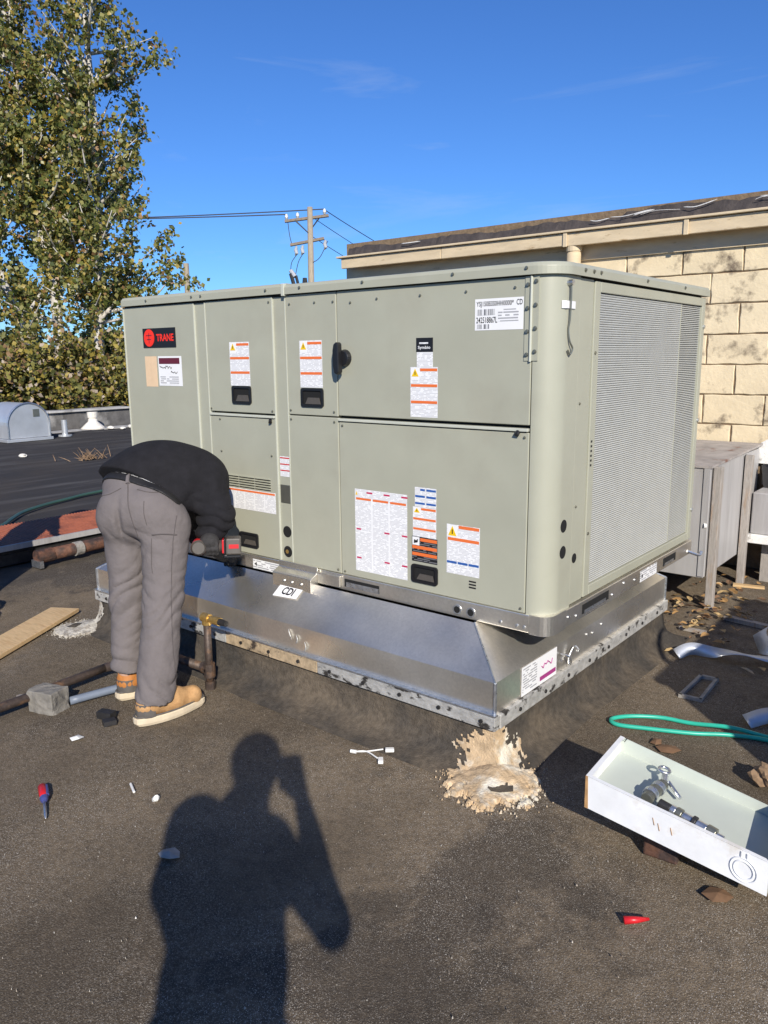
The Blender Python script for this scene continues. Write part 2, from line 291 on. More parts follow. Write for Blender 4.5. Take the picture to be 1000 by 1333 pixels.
# ------------------------------------------------------------------ object helpers
COL = scene.collection; ORG = {}
def mt(m): return MATS[m] if isinstance(m, str) else m
def tag(o, label=None, cat=None, group=None, kind=None):
    if label: o['label'] = label
    if cat: o['category'] = cat
    if group: o['group'] = group
    if kind: o['kind'] = kind
    return o
def thing(name, loc, label, cat, group=None):
    o = bpy.data.objects.new(name, None); COL.objects.link(o); o.location = loc; o.empty_display_size = 0.1
    ORG[o.name] = Vector(loc); return tag(o, label, cat, group)
def org(o): return ORG.get(o.name, Vector((0, 0, 0)))
class MB:
    """Collects shapes in world coordinates and links them as one mesh."""
    def __init__(s): s.v = []; s.f = []
    def add(s, vs, fs):
        k = len(s.v); s.v += [tuple(p) for p in vs]; s.f += [tuple(i + k for i in f) for f in fs]; return s
    def box(s, x0, x1, y0, y1, z0, z1, M=None):
        vs = [Vector((x, y, z)) for z in (z0, z1) for y in (y0, y1) for x in (x0, x1)]
        if M is not None: vs = [M @ p for p in vs]
        return s.add(vs, [(0, 2, 3, 1), (4, 5, 7, 6), (0, 1, 5, 4), (2, 6, 7, 3), (0, 4, 6, 2), (1, 3, 7, 5)])
    def quad(s, a, b, c, d): return s.add([a, b, c, d], [(0, 1, 2, 3)])
    def slab(s, a, b, c, d, th):
        """Four-sided sheet with thickness th behind its normal."""
        a, b, c, d = map(Vector, (a, b, c, d)); nn = (b - a).cross(d - a).normalized() * th
        return s.add([a, b, c, d, a - nn, b - nn, c - nn, d - nn], [(0, 1, 2, 3), (7, 6, 5, 4), (0, 4, 5, 1), (1, 5, 6, 2), (2, 6, 7, 3), (3, 7, 4, 0)])
    def prism(s, poly, axis, a, b):
        """Polygon of 2D points extruded along an axis: 'x' (y,z), 'y' (x,z), 'z' (x,y)."""
        def p3(p, t): return {'x': (t, p[0], p[1]), 'y': (p[0], t, p[1]), 'z': (p[0], p[1], t)}[axis]
        n = len(poly); vs = [p3(p, a) for p in poly] + [p3(p, b) for p in poly]
        return s.add(vs, [tuple(range(n))[::-1], tuple(range(n, 2 * n))] + [(i, (i + 1) % n, n + (i + 1) % n, n + i) for i in range(n)])
    def tube(s, pts, r, n=10, caps=True, flat=1.0):
        pts = [Vector(p) for p in pts]; rs = r if isinstance(r, (list, tuple)) else [r] * len(pts); k = len(s.v); prev = None
        for i, p in enumerate(pts):
            d = (pts[min(i + 1, len(pts) - 1)] - pts[max(i - 1, 0)]).normalized()
            if prev is None: u = d.orthogonal().normalized()
            else: u = (prev - d * prev.dot(d)).normalized()
            prev = u; w = d.cross(u)
            for j in range(n):
                a = 2 * math.pi * j / n; s.v.append(tuple(p + (u * math.cos(a) * flat + w * math.sin(a)) * rs[i]))
        for i in range(len(pts) - 1):
            for j in range(n): s.f.append((k + i * n + j, k + i * n + (j + 1) % n, k + (i + 1) * n + (j + 1) % n, k + (i + 1) * n + j))
        if caps: s.f.append(tuple(range(k, k + n))[::-1]); s.f.append(tuple(range(k + (len(pts) - 1) * n, k + len(pts) * n)))
        return s
    def build(s, name, m, parent=None, smooth=False, bevel=0.0, seg=2):
        me = bpy.data.meshes.new(name); o0 = org(parent) if parent else Vector((0, 0, 0))
        me.from_pydata([(p[0] - o0.x, p[1] - o0.y, p[2] - o0.z) for p in s.v], [], s.f); me.materials.append(mt(m))
        bm = bmesh.new(); bm.from_mesh(me); bmesh.ops.recalc_face_normals(bm, faces=bm.faces); bm.to_mesh(me); bm.free()
        if smooth: me.polygons.foreach_set('use_smooth', [True] * len(me.polygons))
        o = bpy.data.objects.new(name, me); COL.objects.link(o)
        if parent: o.parent = parent; ORG[o.name] = o0
        if bevel:
            b = o.modifiers.new('bevel', 'BEVEL'); b.width = bevel; b.segments = seg; b.limit_method = 'ANGLE'; b.angle_limit = R(35)
            if smooth is None: pass
        return o
def solo(mb, name, m, base, label, cat, group=None, **k):
    """A thing that is one mesh, with its origin at its base."""
    base = Vector(base); mb.v = [tuple(Vector(p) - base) for p in mb.v]
    o = mb.build(name, m, **k); o.location = base; return tag(o, label, cat, group)
def copy_part(o, parent, offset):
    """Another piece with the same mesh; offset in world metres from the first one."""
    c = o.copy(); COL.objects.link(c); c.parent = parent; c.location = o.location + Vector(offset); ORG[c.name] = org(parent); return c
def curve_pts(ctrl, n=8):
    """Catmull-Rom through control points."""
    c = [Vector(p) for p in ctrl]; c = [c[0] * 2 - c[1]] + c + [c[-1] * 2 - c[-2]]; out = []
    for i in range(1, len(c) - 2):
        for k in range(n):
            t = k / n; p0, p1, p2, p3 = c[i - 1:i + 3]
            out.append(0.5 * ((2 * p1) + (p2 - p0) * t + (2 * p0 - 5 * p1 + 4 * p2 - p3) * t * t + (3 * p1 - p0 - 3 * p2 + p3) * t ** 3))
    out.append(c[-2]); return out
def rrect(x0, x1, z0, z1, r, n=4):
    pts = []
    for cx, cz, a0 in ((x1 - r, z1 - r, 0), (x0 + r, z1 - r, 90), (x0 + r, z0 + r, 180), (x1 - r, z0 + r, 270)):
        for i in range(n + 1): a = R(a0 + 90 * i / n); pts.append((cx + r * math.cos(a), cz + r * math.sin(a)))
    return pts
def circle(cx, cz, r, n=16): return [(cx + r * math.cos(2 * math.pi * i / n), cz + r * math.sin(2 * math.pi * i / n)) for i in range(n)]
def text_mesh(name, s, m, parent, to3d, x0, x1, z0, z1, squeeze=True, bold=0.0):
    """Lettering fitted into a rectangle of the plane that to3d maps to the world."""
    cu = bpy.data.curves.new('t', 'FONT'); cu.body = s; cu.size = 1; cu.offset = bold; cu.resolution_u = 3; cu.fill_mode = 'FRONT'
    t = bpy.data.objects.new('t', cu); COL.objects.link(t); bpy.context.view_layer.update()
    me = bpy.data.meshes.new_from_object(t.evaluated_get(bpy.context.evaluated_depsgraph_get()))
    bpy.data.objects.remove(t); bpy.data.curves.remove(cu)
    P = np.array([v.co[:2] for v in me.vertices]); lo, hi = P.min(0), P.max(0); o0 = org(parent)
    sz = (z1 - z0) / (hi[1] - lo[1]); sx = (x1 - x0) / (hi[0] - lo[0])
    if not squeeze: sx = sz
    for v in me.vertices:
        v.co = Vector(to3d(x0 + (v.co.x - lo[0]) * sx, z0 + (v.co.y - lo[1]) * sz)) - o0
    me.materials.clear(); me.materials.append(mt(m)); o = bpy.data.objects.new(name, me); COL.objects.link(o); o.parent = parent; ORG[o.name] = o0; return o

# ------------------------------------------------------------------ setting: street ground, flat roof
def sheet(name, m, x0, x1, y0, y1, z, kind='structure', nx=1, ny=1, zf=None):
    vs = [(x0 + (x1 - x0) * i / nx, y0 + (y1 - y0) * j / ny, z) for j in range(ny + 1) for i in range(nx + 1)]
    if zf: vs = [(x, y, z + zf(x, y)) for x, y, z in vs]
    fs = [(j * (nx + 1) + i, j * (nx + 1) + i + 1, (j + 1) * (nx + 1) + i + 1, (j + 1) * (nx + 1) + i) for j in range(ny) for i in range(nx)]
    o = MB().add(vs, fs).build(name, m, smooth=bool(zf)); tag(o, kind=kind); return o
sheet('ground', 'earth', -900, 900, -900, 900, -4.6)
def roof_relief(x, y):
    e = 1.0 if (-14.5 < x < 8.5 and -11.5 < y < 7.5) else 0.0
    return e * (0.004 * math.sin(x * 2.1 + 1.3 * math.sin(y * 1.1)) + 0.004 * math.sin(y * 2.7 + x * 0.6) + 0.002 * math.sin(x * 6.1 + y * 4.7) - 0.007)
sheet('roof', 'roof_surface', -15.2, 9.0, -12.0, 8.0, 0.0, nx=160, ny=130, zf=roof_relief)
o = MB().box(-15.2, 9.0, -12.0, 8.0, -4.6, -0.05).build('roof_building_walls', 'mortar'); tag(o, kind='structure')

# ------------------------------------------------------------------ tan block building behind the unit
bld = thing('block_building', (-1.4, 3.3, 0), 'low tan painted block building with wooden eave behind the air handling unit', 'building')
WY = 3.25; BW, BH = 0.400, 0.2035
wall = MB().box(-3.72, 3.2, WY + 0.009, WY + 3.5, 0.0, 2.50).build('wall', 'mortar', bld)
bm_block = MB().box(-BW / 2 + 0.005, BW / 2 - 0.005, WY, WY + 0.03, -BH / 2 + 0.005, BH / 2 - 0.005)
o0 = org(bld); protos = []
for k in range(5):
    q = MB(); e = lambda s=0.0035: random.uniform(-s, s)
    hx, hz, n1 = BW / 2 - 0.0045, BH / 2 - 0.0045, 7
    ring = []
    for i in range(n1): ring.append((-hx + 2 * hx * i / n1, -hz + e()))
    for i in range(4): ring.append((hx + e(), -hz + 2 * hz * i / 4))
    for i in range(n1): ring.append((hx - 2 * hx * i / n1, hz + e()))
    for i in range(4): ring.append((-hx + e(), hz - 2 * hz * i / 4))
    n = len(ring); inner = [(x * 0.975, z * 0.955) for x, z in ring]
    vs = [(x, 0.012, z) for x, z in ring] + [(x, 0.0035 + e(0.001), z) for x, z in ring] + [(x, e(0.0012), z) for x, z in inner]
    fs = [(i, (i + 1) % n, n + (i + 1) % n, n + i) for i in range(n)] + [(n + i, n + (i + 1) % n, 2 * n + (i + 1) % n, 2 * n + i) for i in range(n)] + [tuple(range(2 * n, 3 * n))]
    me = bpy.data.meshes.new('block'); me.from_pydata(vs, [], fs); me.materials.append(MATS['block'])
    bm = bmesh.new(); bm.from_mesh(me); bmesh.ops.recalc_face_normals(bm, faces=bm.faces); bm.to_mesh(me); bm.free(); protos.append(me)
for row in range(-6, 2):
    zc = 2.008 + BH / 2 + row * BH
    for i in range(-9, 10):
        xc = -0.609 + BW / 2 + i * BW + (BW / 2 if row % 2 else 0)
        if xc - BW / 2 < -3.75 or xc > 3.1: continue
        b = bpy.data.objects.new('block', random.choice(protos)); COL.objects.link(b); b.parent = wall
        b.location = (xc - o0.x, WY + random.uniform(-0.0015, 0.002) - o0.y, zc - o0.z)
        if random.random() < 0.5: b.rotation_euler = (0, math.pi, 0)
# eave boards, drip edge, roofing and the ragged coating along its edge
FY = 3.105
xs = [-3.66, -2.55, -1.43, -0.55, 0.75, 2.1, 3.4]
for i in range(len(xs) - 1):
    MB().box(xs[i] + 0.003, xs[i + 1] - 0.003, FY + random.uniform(0, 0.006), FY + 0.035, 2.262 + 0.0 + random.uniform(-0.003, 0.003), 2.352).build('fascia_board', 'trim_tan', bld, bevel=0.004)
for x in (-0.545, -1.425, 0.76):
    MB().box(x - 0.02, x + 0.012, FY - 0.012, FY - 0.001, 2.255, 2.356).build('joint_cover', 'trim_tan', bld, bevel=0.003)
MB().box(-3.70, 3.4, FY - 0.022, FY + 0.05, 2.356, 2.372).build('drip_edge', 'trim_tan', bld, bevel=0.004)
MB().box(-3.55, 3.2, FY + 0.04, WY + 0.008, 2.30, 2.34).build('soffit', 'trim_tan', bld)
MB().box(-3.70, 3.2, WY - 0.022, WY - 0.004, 2.165, 2.2995).build('frieze_board', 'trim_tan', bld)
q = MB(); N = 150; prof = []
for i in range(N + 1):
    x = -3.58 + (3.4 + 3.58) * i / N; g = 0.010 * math.sin(x * 7) + 0.012 * random.random() + 0.004 * math.sin(x * 31)
    zt = 2.43 + (0.02 if x > -1 else 0.0) + g; q.v += [(x, FY - 0.004 + 0.01 * random.random(), 2.374), (x, FY + 0.02 + 0.01 * random.random(), zt), (x, FY + 0.5, zt + 0.02), (x, FY + 3.4, zt + 0.05), (x, FY + 3.4, 2.374)]
for i in range(N):
    for j in range(4): a = i * 5 + j; q.f.append((a, a + 1, a + 6, a + 5))
q.f += [(0, 1, 2, 3, 4), tuple(N * 5 + k for k in range(5))]
roofing = q.build('roofing', 'roofing', bld)
for i in range(11):   # peeling pale coating curls along the top edge
    x = random.choice((random.uniform(-1.3, 0.6), random.uniform(-0.8, 1.2), random.uniform(-3.3, 1.0))); w = random.uniform(0.06, 0.30); z = 2.385 + random.uniform(0.03, 0.07)
    pts = curve_pts([(x, FY - 0.008, z), (x + w * 0.4, FY - 0.014, z + random.uniform(-0.012, 0.02)), (x + w, FY + 0.0, z + random.uniform(0.0, 0.03))], 4)
    r = random.uniform(0.0015, 0.004); MB().tube(pts, [0.001] + [r] * (len(pts) - 2) + [0.001], 5).build('coating_curl', 'paint_white', bld)
MB().tube([(-1.385, 3.165, 1.2), (-1.385, 3.165, 2.23)], 0.052, 18).build('vent_pipe', 'trim_tan', bld, smooth=True)
MB().tube([(-1.385, 3.165, 2.225), (-1.385, 3.165, 2.26)], 0.058, 18).build('pipe_collar', 'trim_tan', bld)
MB().box(-1.0, 3.2, WY - 0.016, WY - 0.004, 0.74, 0.86).build('base_flashing', 'flash_grey', bld)
q = MB(); poly = [(-0.02, 0.74), (1.4, 0.74), (1.4, 1.0), (0.75, 0.96), (0.3, 0.93), (0.12, 0.95), (0.03, 0.90), (-0.03, 0.86)]
q.prism(poly, 'y', WY - 0.024, WY - 0.0165); q.build('white_coating', 'paint_white', bld)
q = MB(); q.prism([(0.02, 0.74), (1.4, 0.74), (1.4, 0.20), (0.6, 0.25), (0.02, 0.60)], 'y', WY - 0.013, WY - 0.005); q.build('lower_flashing', 'flash_grey', bld)
q = MB().slab((0.03, WY - 0.10, 0.74), (0.12, WY - 0.26, 0.42), (0.50, WY - 0.22, 0.62), (0.55, WY - 0.06, 0.78), 0.008)
q.build('loose_membrane', 'black_plastic', bld)

# ------------------------------------------------------------------ air handling unit
U = thing('rooftop_unit', (-1.18, 0.75, 0.47), 'large grey green rooftop air conditioning unit covered in warning stickers', 'air conditioner')
CABZ0, CABZ1 = 0.540, 1.738
MB().box(-2.40, 0.06, 0.032, 1.50, 0.545, 1.736).build('cabinet_core', 'dark_gap', U)
PT = 0.028
def panel(name, x0, x1, z0, z1, y=0.0): return MB().box(x0, x1, y, PT + 0.002, z0, z1).build(name, 'cabinet', U, bevel=0.0035, seg=3)
panel('end_panel', -2.427, -1.8425, CABZ0, CABZ1)
panel('centre_post', -1.8385, -1.757, CABZ0, CABZ1, 0.006)
panel('upper_access_panel', -1.753, -1.292, 1.2225, CABZ1)
low2 = panel('lower_access_panel', -1.753, -1.292, CABZ0, 1.200)
panel('centre_post', -1.288, -1.210, CABZ0, CABZ1, 0.006)
panel('upper_access_panel', -1.206, -0.9095, 1.2265, CABZ1)
panel('lower_access_panel', -1.206, -0.9095, CABZ0, 1.2215)
panel('control_door', -0.9055, -0.0035, 1.2315, CABZ1)
low4 = panel('lower_access_panel', -0.9055, -0.0035, CABZ0, 1.205)
for x0, x1, z in ((-1.75, -1.295, 1.2035), (-0.903, -0.006, 1.209)):   # drip rails over the lower panels
    MB().box(x0, x1, -0.008, PT, z, z + 0.011).build('drip_rail', 'cabinet_highlight', U, bevel=0.002)
for x in (-1.8405, -1.7548, -1.2902, -1.2079):                          # folded edges beside the posts; their highlights are put into a lighter colour
    MB().box(x - 0.0022, x + 0.0022, -0.0025, PT, CABZ0 + 0.002, CABZ1 - 0.004).build('folded_edge', 'cabinet_highlight', U)
MB().box(-2.434, -2.429, -0.004, 0.03, CABZ0, CABZ1).build('folded_edge', 'cabinet_highlight', U)
# rounded corner post
rr = 0.088; prof = [(0.0005, 0.003)] + [(0.09 - rr + rr * math.sin(R(a)), rr - rr * math.cos(R(a))) for a in range(0, 91, 6)] + [(0.09, 0.1735)]
inner = [(x - 0.004 if x > 0.05 else x, y + 0.006) for x, y in prof][::-1]; inner = [(min(x, 0.082), max(y, 0.009)) for x, y in inner]
post = MB().prism(prof + inner, 'z', 0.535, 1.742).build('corner_post', 'cabinet', U, smooth=True)
try: post.data.set_sharp_from_angle(angle=R(40))
except Exception: pass
MB().box(0.06, 0.0885, 0.1765, 0.2845, 0.545, 1.738).build('side_panel', 'cabinet', U, bevel=0.002)
# right end: framed coil guard of fine horizontal bars
GY0, GY1, GZ0, GZ1 = 0.288, 1.545, 0.548, 1.734
fr = [(GY0, GY0 + 0.048, GZ0, GZ1), (GY1 - 0.042, GY1, GZ0, GZ1), (GY0 + 0.0485, GY1 - 0.0425, GZ1 - 0.038, GZ1), (GY0 + 0.0485, GY1 - 0.0425, GZ0, GZ0 + 0.038)]
for a, b, c, d in fr: MB().box(0.062, 0.094, a, b, c, d).build('guard_frame', 'cabinet', U, bevel=0.003)
MB().box(0.055, 0.0705, GY0 + 0.04, GY1 - 0.035, GZ0 + 0.03, GZ1 - 0.03).build('coil', 'coil', U)
q = MB(); nb = 130; zz0, zz1 = GZ0 + 0.040, GZ1 - 0.040; pt = (zz1 - zz0) / nb
for i in range(nb):
    z = zz0 + pt * (i + 0.5); h = pt * 0.43; y0, y1 = GY0 + 0.0488, 1.228
    q.add([(x, y, z + dz) for y in (y0, y1) for x, dz in ((0.0705, -h), (0.0850, -h * 0.9), (0.0865, 0.0), (0.0850, h * 0.9), (0.0705, h))],
          [(0, 1, 6, 5), (1, 2, 7, 6), (2, 3, 8, 7), (3, 4, 9, 8)])
tag(q.build('guard_bars', 'rib', U), kind='stuff')
q = MB()
for i in range(nb):
    z = zz0 + pt * (i + 0.5); h = pt * 0.26; q.box(0.0705, 0.0835, 1.2305, GY1 - 0.0428, z - h, z + h)
tag(q.build('open_guard_bars', 'rib', U), kind='stuff')
MB().box(0.071, 0.0875, 1.2282, 1.2302, zz0, zz1).build('guard_mullion', 'cabinet', U)
for z in (1.60, 1.15, 0.70): MB().tube([(0.094, GY1 - 0.012, z), (0.101, GY1 - 0.012, z)], 0.009, 8).build('guard_bolt', 'zinc', U)
for z in (1.48, 0.80): MB().tube([(0.094, GY0 + 0.016, z), (0.098, GY0 + 0.016, z)], 0.006, 8).build('guard_bolt', 'screw', U)
for k in range(6): MB().box(0.094, 0.0948, GY0 + 0.012, GY0 + 0.024, 1.06 + k * 0.018, 1.068 + k * 0.018).build('guard_slot', 'black_hole', U)
# remaining sides
MB().box(-2.432, -2.400, 0.036, 1.545, CABZ0, CABZ1).build('end_panel', 'cabinet', U, bevel=0.003)
MB().box(-2.40, 0.06, 1.515, 1.545, CABZ0, CABZ1).build('rear_panel', 'cabinet', U, bevel=0.003)
# top caps with turned-down rims and rounded corners
def cap(name, x0, x1, z0, z1, right):
    pl = []
    y0, y1, r = -0.016, 1.565, 0.10
    if right:
        pl += [(x0, y0)] + [(x1 - r + r * math.sin(R(a)), y0 + r - r * math.cos(R(a))) for a in range(0, 91, 9)] + [(x1, y1), (x0, y1)]
    else: pl += [(x0 + 0.02, y0), (x1, y0), (x1, y1), (x0, y1), (x0, y0 + 0.02)]
    n = len(pl); cx, cy = (x0 + x1) / 2, (y0 + y1) / 2
    def ring(ins, z): return [(x + (ins if x < cx else -ins) * (0 if (not right and abs(x - x1) < 1e-6) or (right and abs(x - x0) < 1e-6) else 1), y + (ins if y < cy else -ins), z) for x, y in pl]
    vs = ring(0.006, z0 + 0.004) + ring(0.0, z0) + ring(0.0, z1 - 0.016) + ring(0.008, z1 - 0.003) + ring(0.025, z1)
    fs = [(k * n + i, k * n + (i + 1) % n, (k + 1) * n + (i + 1) % n, (k + 1) * n + i) for k in range(4) for i in range(n)] + [tuple(range(4 * n, 5 * n)), tuple(range(n))[::-1]]
    return MB().add(vs, fs).build(name, 'cabinet', U, smooth=False, bevel=0.002)
cap('top_cover', -2.445, -1.2035, 1.744, 1.790, False)
cap('top_cover', -1.2015, 0.106, 1.7405, 1.785, True)
MB().box(-1.212, -1.194, -0.019, 0.0, 1.735, 1.787).build('cover_clip', 'cabinet_highlight', U, bevel=0.002)
MB().box(-2.42, 0.0, 0.004, 1.53, 1.734, 1.7435).box(0.0, 0.075, 0.10, 1.53, 1.734, 1.7435).build('top_gasket', 'dark_gap', U)
# screws
sc = MB().tube([(0, 0, 0), (0, -0.004, 0)], 0.0085, 8).add([(0.006 * math.cos(a * math.pi / 3), -0.008, 0.006 * math.sin(a * math.pi / 3)) for a in range(6)] + [(0.006 * math.cos(a * math.pi / 3), -0.004, 0.006 * math.sin(a * math.pi / 3)) for a in range(6)], [(0, 1, 2, 3, 4, 5)] + [(a, (a + 1) % 6, 6 + (a + 1) % 6, 6 + a) for a in range(6)])
sme = bpy.data.meshes.new('screw'); sme.from_pydata(sc.v, [], sc.f); sme.materials.append(MATS['screw'])
def screw(x, z, y=0.0, rot=0.0, s=1.0):
    o = bpy.data.objects.new('screw', sme); COL.objects.link(o); o.parent = U; o.location = Vector((x, y, z)) - org(U); o.rotation_euler = (0, 0, rot); o.scale = (s, s, s)
for x, z in [(-0.829, 1.69), (-0.69, 1.698), (-0.478, 1.699), (-0.272, 1.701), (-0.071, 1.704), (-0.925, 1.698), (-1.03, 1.70), (-1.18, 1.70), (-1.31, 1.715),
             (-1.68, 1.185), (-1.32, 1.185), (-1.68, 1.03), (-1.325, 1.03), (-1.19, 1.245), (-0.93, 1.245), (-1.19, 1.205), (-0.93, 1.203), (-0.885, 1.19), (-0.02, 1.188), (-0.885, 0.555), (-0.02, 0.556), (-0.925, 0.556), (-1.74, 1.235), (-1.31, 1.235)]: screw(x, z, 0.0, 0, 0.62)
for x in (-2.2, -1.83, -1.76, -1.31, -1.10, -0.75, -0.32, -0.02): screw(x, 1.764, -0.016, 0, 0.75)
for y in (0.17, 0.24, 0.30, 0.75, 1.2): screw(0.106, 1.762, y, R(90), 0.8)
for z in (1.30, 0.92): screw(0.0885, z, 0.20, R(90), 0.6)
MB().tube([(-1.325, -0.002, 1.195), (-1.315, -0.014, 1.185)], 0.008, 8).build('latch_knob', 'black_plastic', U)
MB().tube([(-0.045, -0.004, 1.208), (-0.045, -0.016, 1.197)], 0.009, 8).build('latch_knob', 'black_plastic', U)
# hinge
h = MB().box(-0.030, -0.006, -0.0035, -0.0003, 1.455, 1.738).box(-0.0015, 0.022, -0.0035, 0.0025, 1.455, 1.738).build('hinge', 'cabinet', U)
MB().tube([(-0.0045, -0.006, 1.452), (-0.0045, -0.006, 1.738)], 0.0045, 8).build('hinge_pin', 'cabinet_highlight', h)
for k in range(4):
    screw(-0.019, 1.71 - k * 0.078, -0.0035, 0, 0.9); screw(0.012, 1.72 - k * 0.078, -0.0035, 0, 0.9)
# pull handles: rounded black bezel round a dark sloped pocket
def handle(x0, x1, z0, z1, y=0.0):
    outr = rrect(x0, x1, z0, z1, 0.012); inn = rrect(x0 + 0.012, x1 - 0.012, z0 + 0.011, z1 - 0.011, 0.006); n = len(outr)
    vs = [(x, y + 0.001, z) for x, z in outr] + [(x, y - 0.007, z) for x, z in outr] + [(x, y - 0.007, z) for x, z in inn] + [(x, y - 0.0012, z) for x, z in inn]
    fs = [(k * n + i, k * n + (i + 1) % n, (k + 1) * n + (i + 1) % n, (k + 1) * n + i) for k in range(3) for i in range(n)]
    hb = MB().add(vs, fs).build('pull_handle', 'black_plastic', U)
    MB().quad((x0 + 0.010, y - 0.0008, z0 + 0.01), (x1 - 0.010, y - 0.0008, z0 + 0.01), (x1 - 0.010, y - 0.0008, z1 - 0.01), (x0 + 0.010, y - 0.0008, z1 - 0.01)).build('pocket', 'black_hole', hb)
    w = (x1 - x0); MB().prism([(x0 + 0.024, z0 + 0.013), (x1 - 0.018, z0 + 0.013), (x1 - 0.026, z0 + 0.50 * (z1 - z0)), (x0 + 0.040, z0 + 0.50 * (z1 - z0))], 'y', y - 0.0030, y - 0.001).build('paddle', 'tool_grey', hb)
handle(-1.580, -1.447, 1.262, 1.346); handle(-1.122, -0.989, 1.262, 1.344); handle(-0.520, -0.391, 0.574, 0.650); handle(-1.572, -1.440, 0.572, 0.645)
# disconnect knob
kb = MB().tube([(-0.862, 0, 1.47), (-0.862, -0.022, 1.47)], [0.036, 0.031], 20).build('disconnect_knob', 'black_plastic', U, bevel=0.003)
MB().prism([(-0.886, 1.525), (-0.872, 1.535), (-0.862, 1.528), (-0.860, 1.415), (-0.868, 1.402), (-0.884, 1.408), (-0.892, 1.44), (-0.892, 1.50)], 'y', -0.048, -0.020).build('grip', 'black_plastic', kb, bevel=0.004)
# knockout holes
for x, z, r in ((-1.247, 0.682, 0.024), (-1.247, 0.587, 0.024)):
    MB().prism(circle(x, z, r, 20), 'y', 0.0040, 0.0055).build('knockout_hole', 'black_hole', U)
    MB().prism(circle(x, z, r + 0.003, 20), 'y', 0.0050, 0.0058).build('grommet', 'black_plastic', U)
MB().prism(circle(-1.250, 0.587, 0.010, 8), 'y', 0.0028, 0.0040).build('plug', 'brass', U)
for y, z, r in ((0.105, 0.863, 0.024), (0.105, 0.765, 0.024)): MB().prism(circle(y, z, r, 20), 'x', 0.0895, 0.0908).build('knockout_hole', 'black_hole', U)
MB().prism(circle(0.205, 0.722, 0.019, 18), 'x', 0.0880, 0.0892).build('knockout_hole', 'black_hole', U)
# louvres, small slots
for c in range(3):
    for r_ in range(5):
        x0 = -1.672 + c * 0.113; z = 0.916 - r_ * 0.0118
        lv = MB().box(x0, x0 + 0.104, -0.0006, 0.002, z - 0.006, z).build('louvre', 'black_hole', U)
        MB().box(x0, x0 + 0.104, -0.007, 0.0, z + 0.0003, z + 0.0035).build('louvre_lip', 'cabinet', lv)
for k in range(3): MB().box(-0.246, -0.214, -0.0008, 0.002, 0.618 - k * 0.012, 0.624 - k * 0.012).build('slot', 'black_hole', U)
MB().box(-1.279, -1.216, 0.0015, 0.0058, 0.818, 0.902).build('latch_plate', 'screw', U, bevel=0.002)
# drain eyebolt, tape and hanging wire on the corner post
MB().tube(curve_pts([(0.0905, 0.078, 1.715), (0.100, 0.080, 1.70), (0.098, 0.082, 1.60), (0.094, 0.080, 1.56), (0.098, 0.085, 1.52), (0.102, 0.10, 1.495), (0.098, 0.088, 1.475), (0.097, 0.074, 1.49)], 6), 0.0035, 6).build('hanging_wire', 'screw', U)
MB().tube([(0.088, 0.078, 1.715), (0.108, 0.078, 1.715)], 0.010, 10).build('eye_bolt', 'zinc', U)
MB().add([(0.0835 if y < 0.055 else 0.094 if y < 0.10 else 0.0945, y, z) for z in (1.630, 1.655) for y in (0.046, 0.062, 0.10, 0.128)], [(0, 1, 5, 4), (1, 2, 6, 5), (2, 3, 7, 6)]).build('tape', 'paper', U)

# stickers
def P_front(d): return lambda x, z: (x, -d, z)
def P_post(d): return lambda x, z: (x, 0.006 - d, z)
def P_side(d): return lambda y, z: (0.1 + d, y, z)
def patch(name, m, pl, x0, x1, z0, z1, parent, skew=0.0):
    return MB().quad(pl(x0, z0), pl(x1, z0 + skew), pl(x1, z1 + skew), pl(x0, z1)).build(name, m, parent)
def triangle(pl, x0, x1, z0, z1, parent):
    t = MB().add([pl(x0, z0), pl(x1, z0), pl((x0 + x1) / 2, z1)], [(0, 1, 2)]).build('warning_triangle', 'ink_yellow', parent)
    return t
def warn(pl1, x0, x1, z0, z1, ink='ink_orange', bars=(0.03, 0.34, 0.67), tri=True, name='warning_label', front=P_front, printm='print_fine', hbar=0.055):
    s = patch(name, printm, front(0.0010), x0, x1, z0, z1, U); w, h = x1 - x0, z1 - z0
    for i, b in enumerate(bars):
        xa = x0 + (0.36 * w if (tri and i == 0) else 0.02 * w)
        patch('heading_bar', ink, front(0.0016), xa, x1 - 0.02 * w, z1 - (b + hbar) * h, z1 - b * h, s)
    if tri:
        patch('symbol_ground', 'paper', front(0.0015), x0 + 0.03 * w, x0 + 0.34 * w, z1 - 0.26 * h, z1 - 0.01 * h, s)
        triangle(front(0.0020), x0 + 0.05 * w, x0 + 0.31 * w, z1 - 0.19 * h, z1 - 0.03 * h, s)
        patch('symbol_mark', 'ink_black', front(0.0024), x0 + 0.165 * w, x0 + 0.195 * w, z1 - 0.155 * h, z1 - 0.09 * h, s)
    return s
warn(None, -1.588, -1.450, 1.347, 1.547, 'ink_orange'); warn(None, -1.126, -0.992, 1.346, 1.545, 'ink_orange')
warn(None, -0.525, -0.395, 1.242, 1.434, 'ink_orange')
nb_ = patch('brand_sticker', 'ink_black', P_front(0.0010), -0.497, -0.418, 1.490, 1.543, U); text_mesh('lettering', 'Symbio', 'paper', nb_, P_front(0.0016), -0.488, -0.430, 1.498, 1.513, bold=0.015)
patch('small_print', 'print_fine', P_front(0.0016), -0.482, -0.440, 1.520, 1.526, nb_)
patch('sticker', 'print_fine', P_front(0.0010), -0.494, -0.418, 1.4345, 1.4895, U)
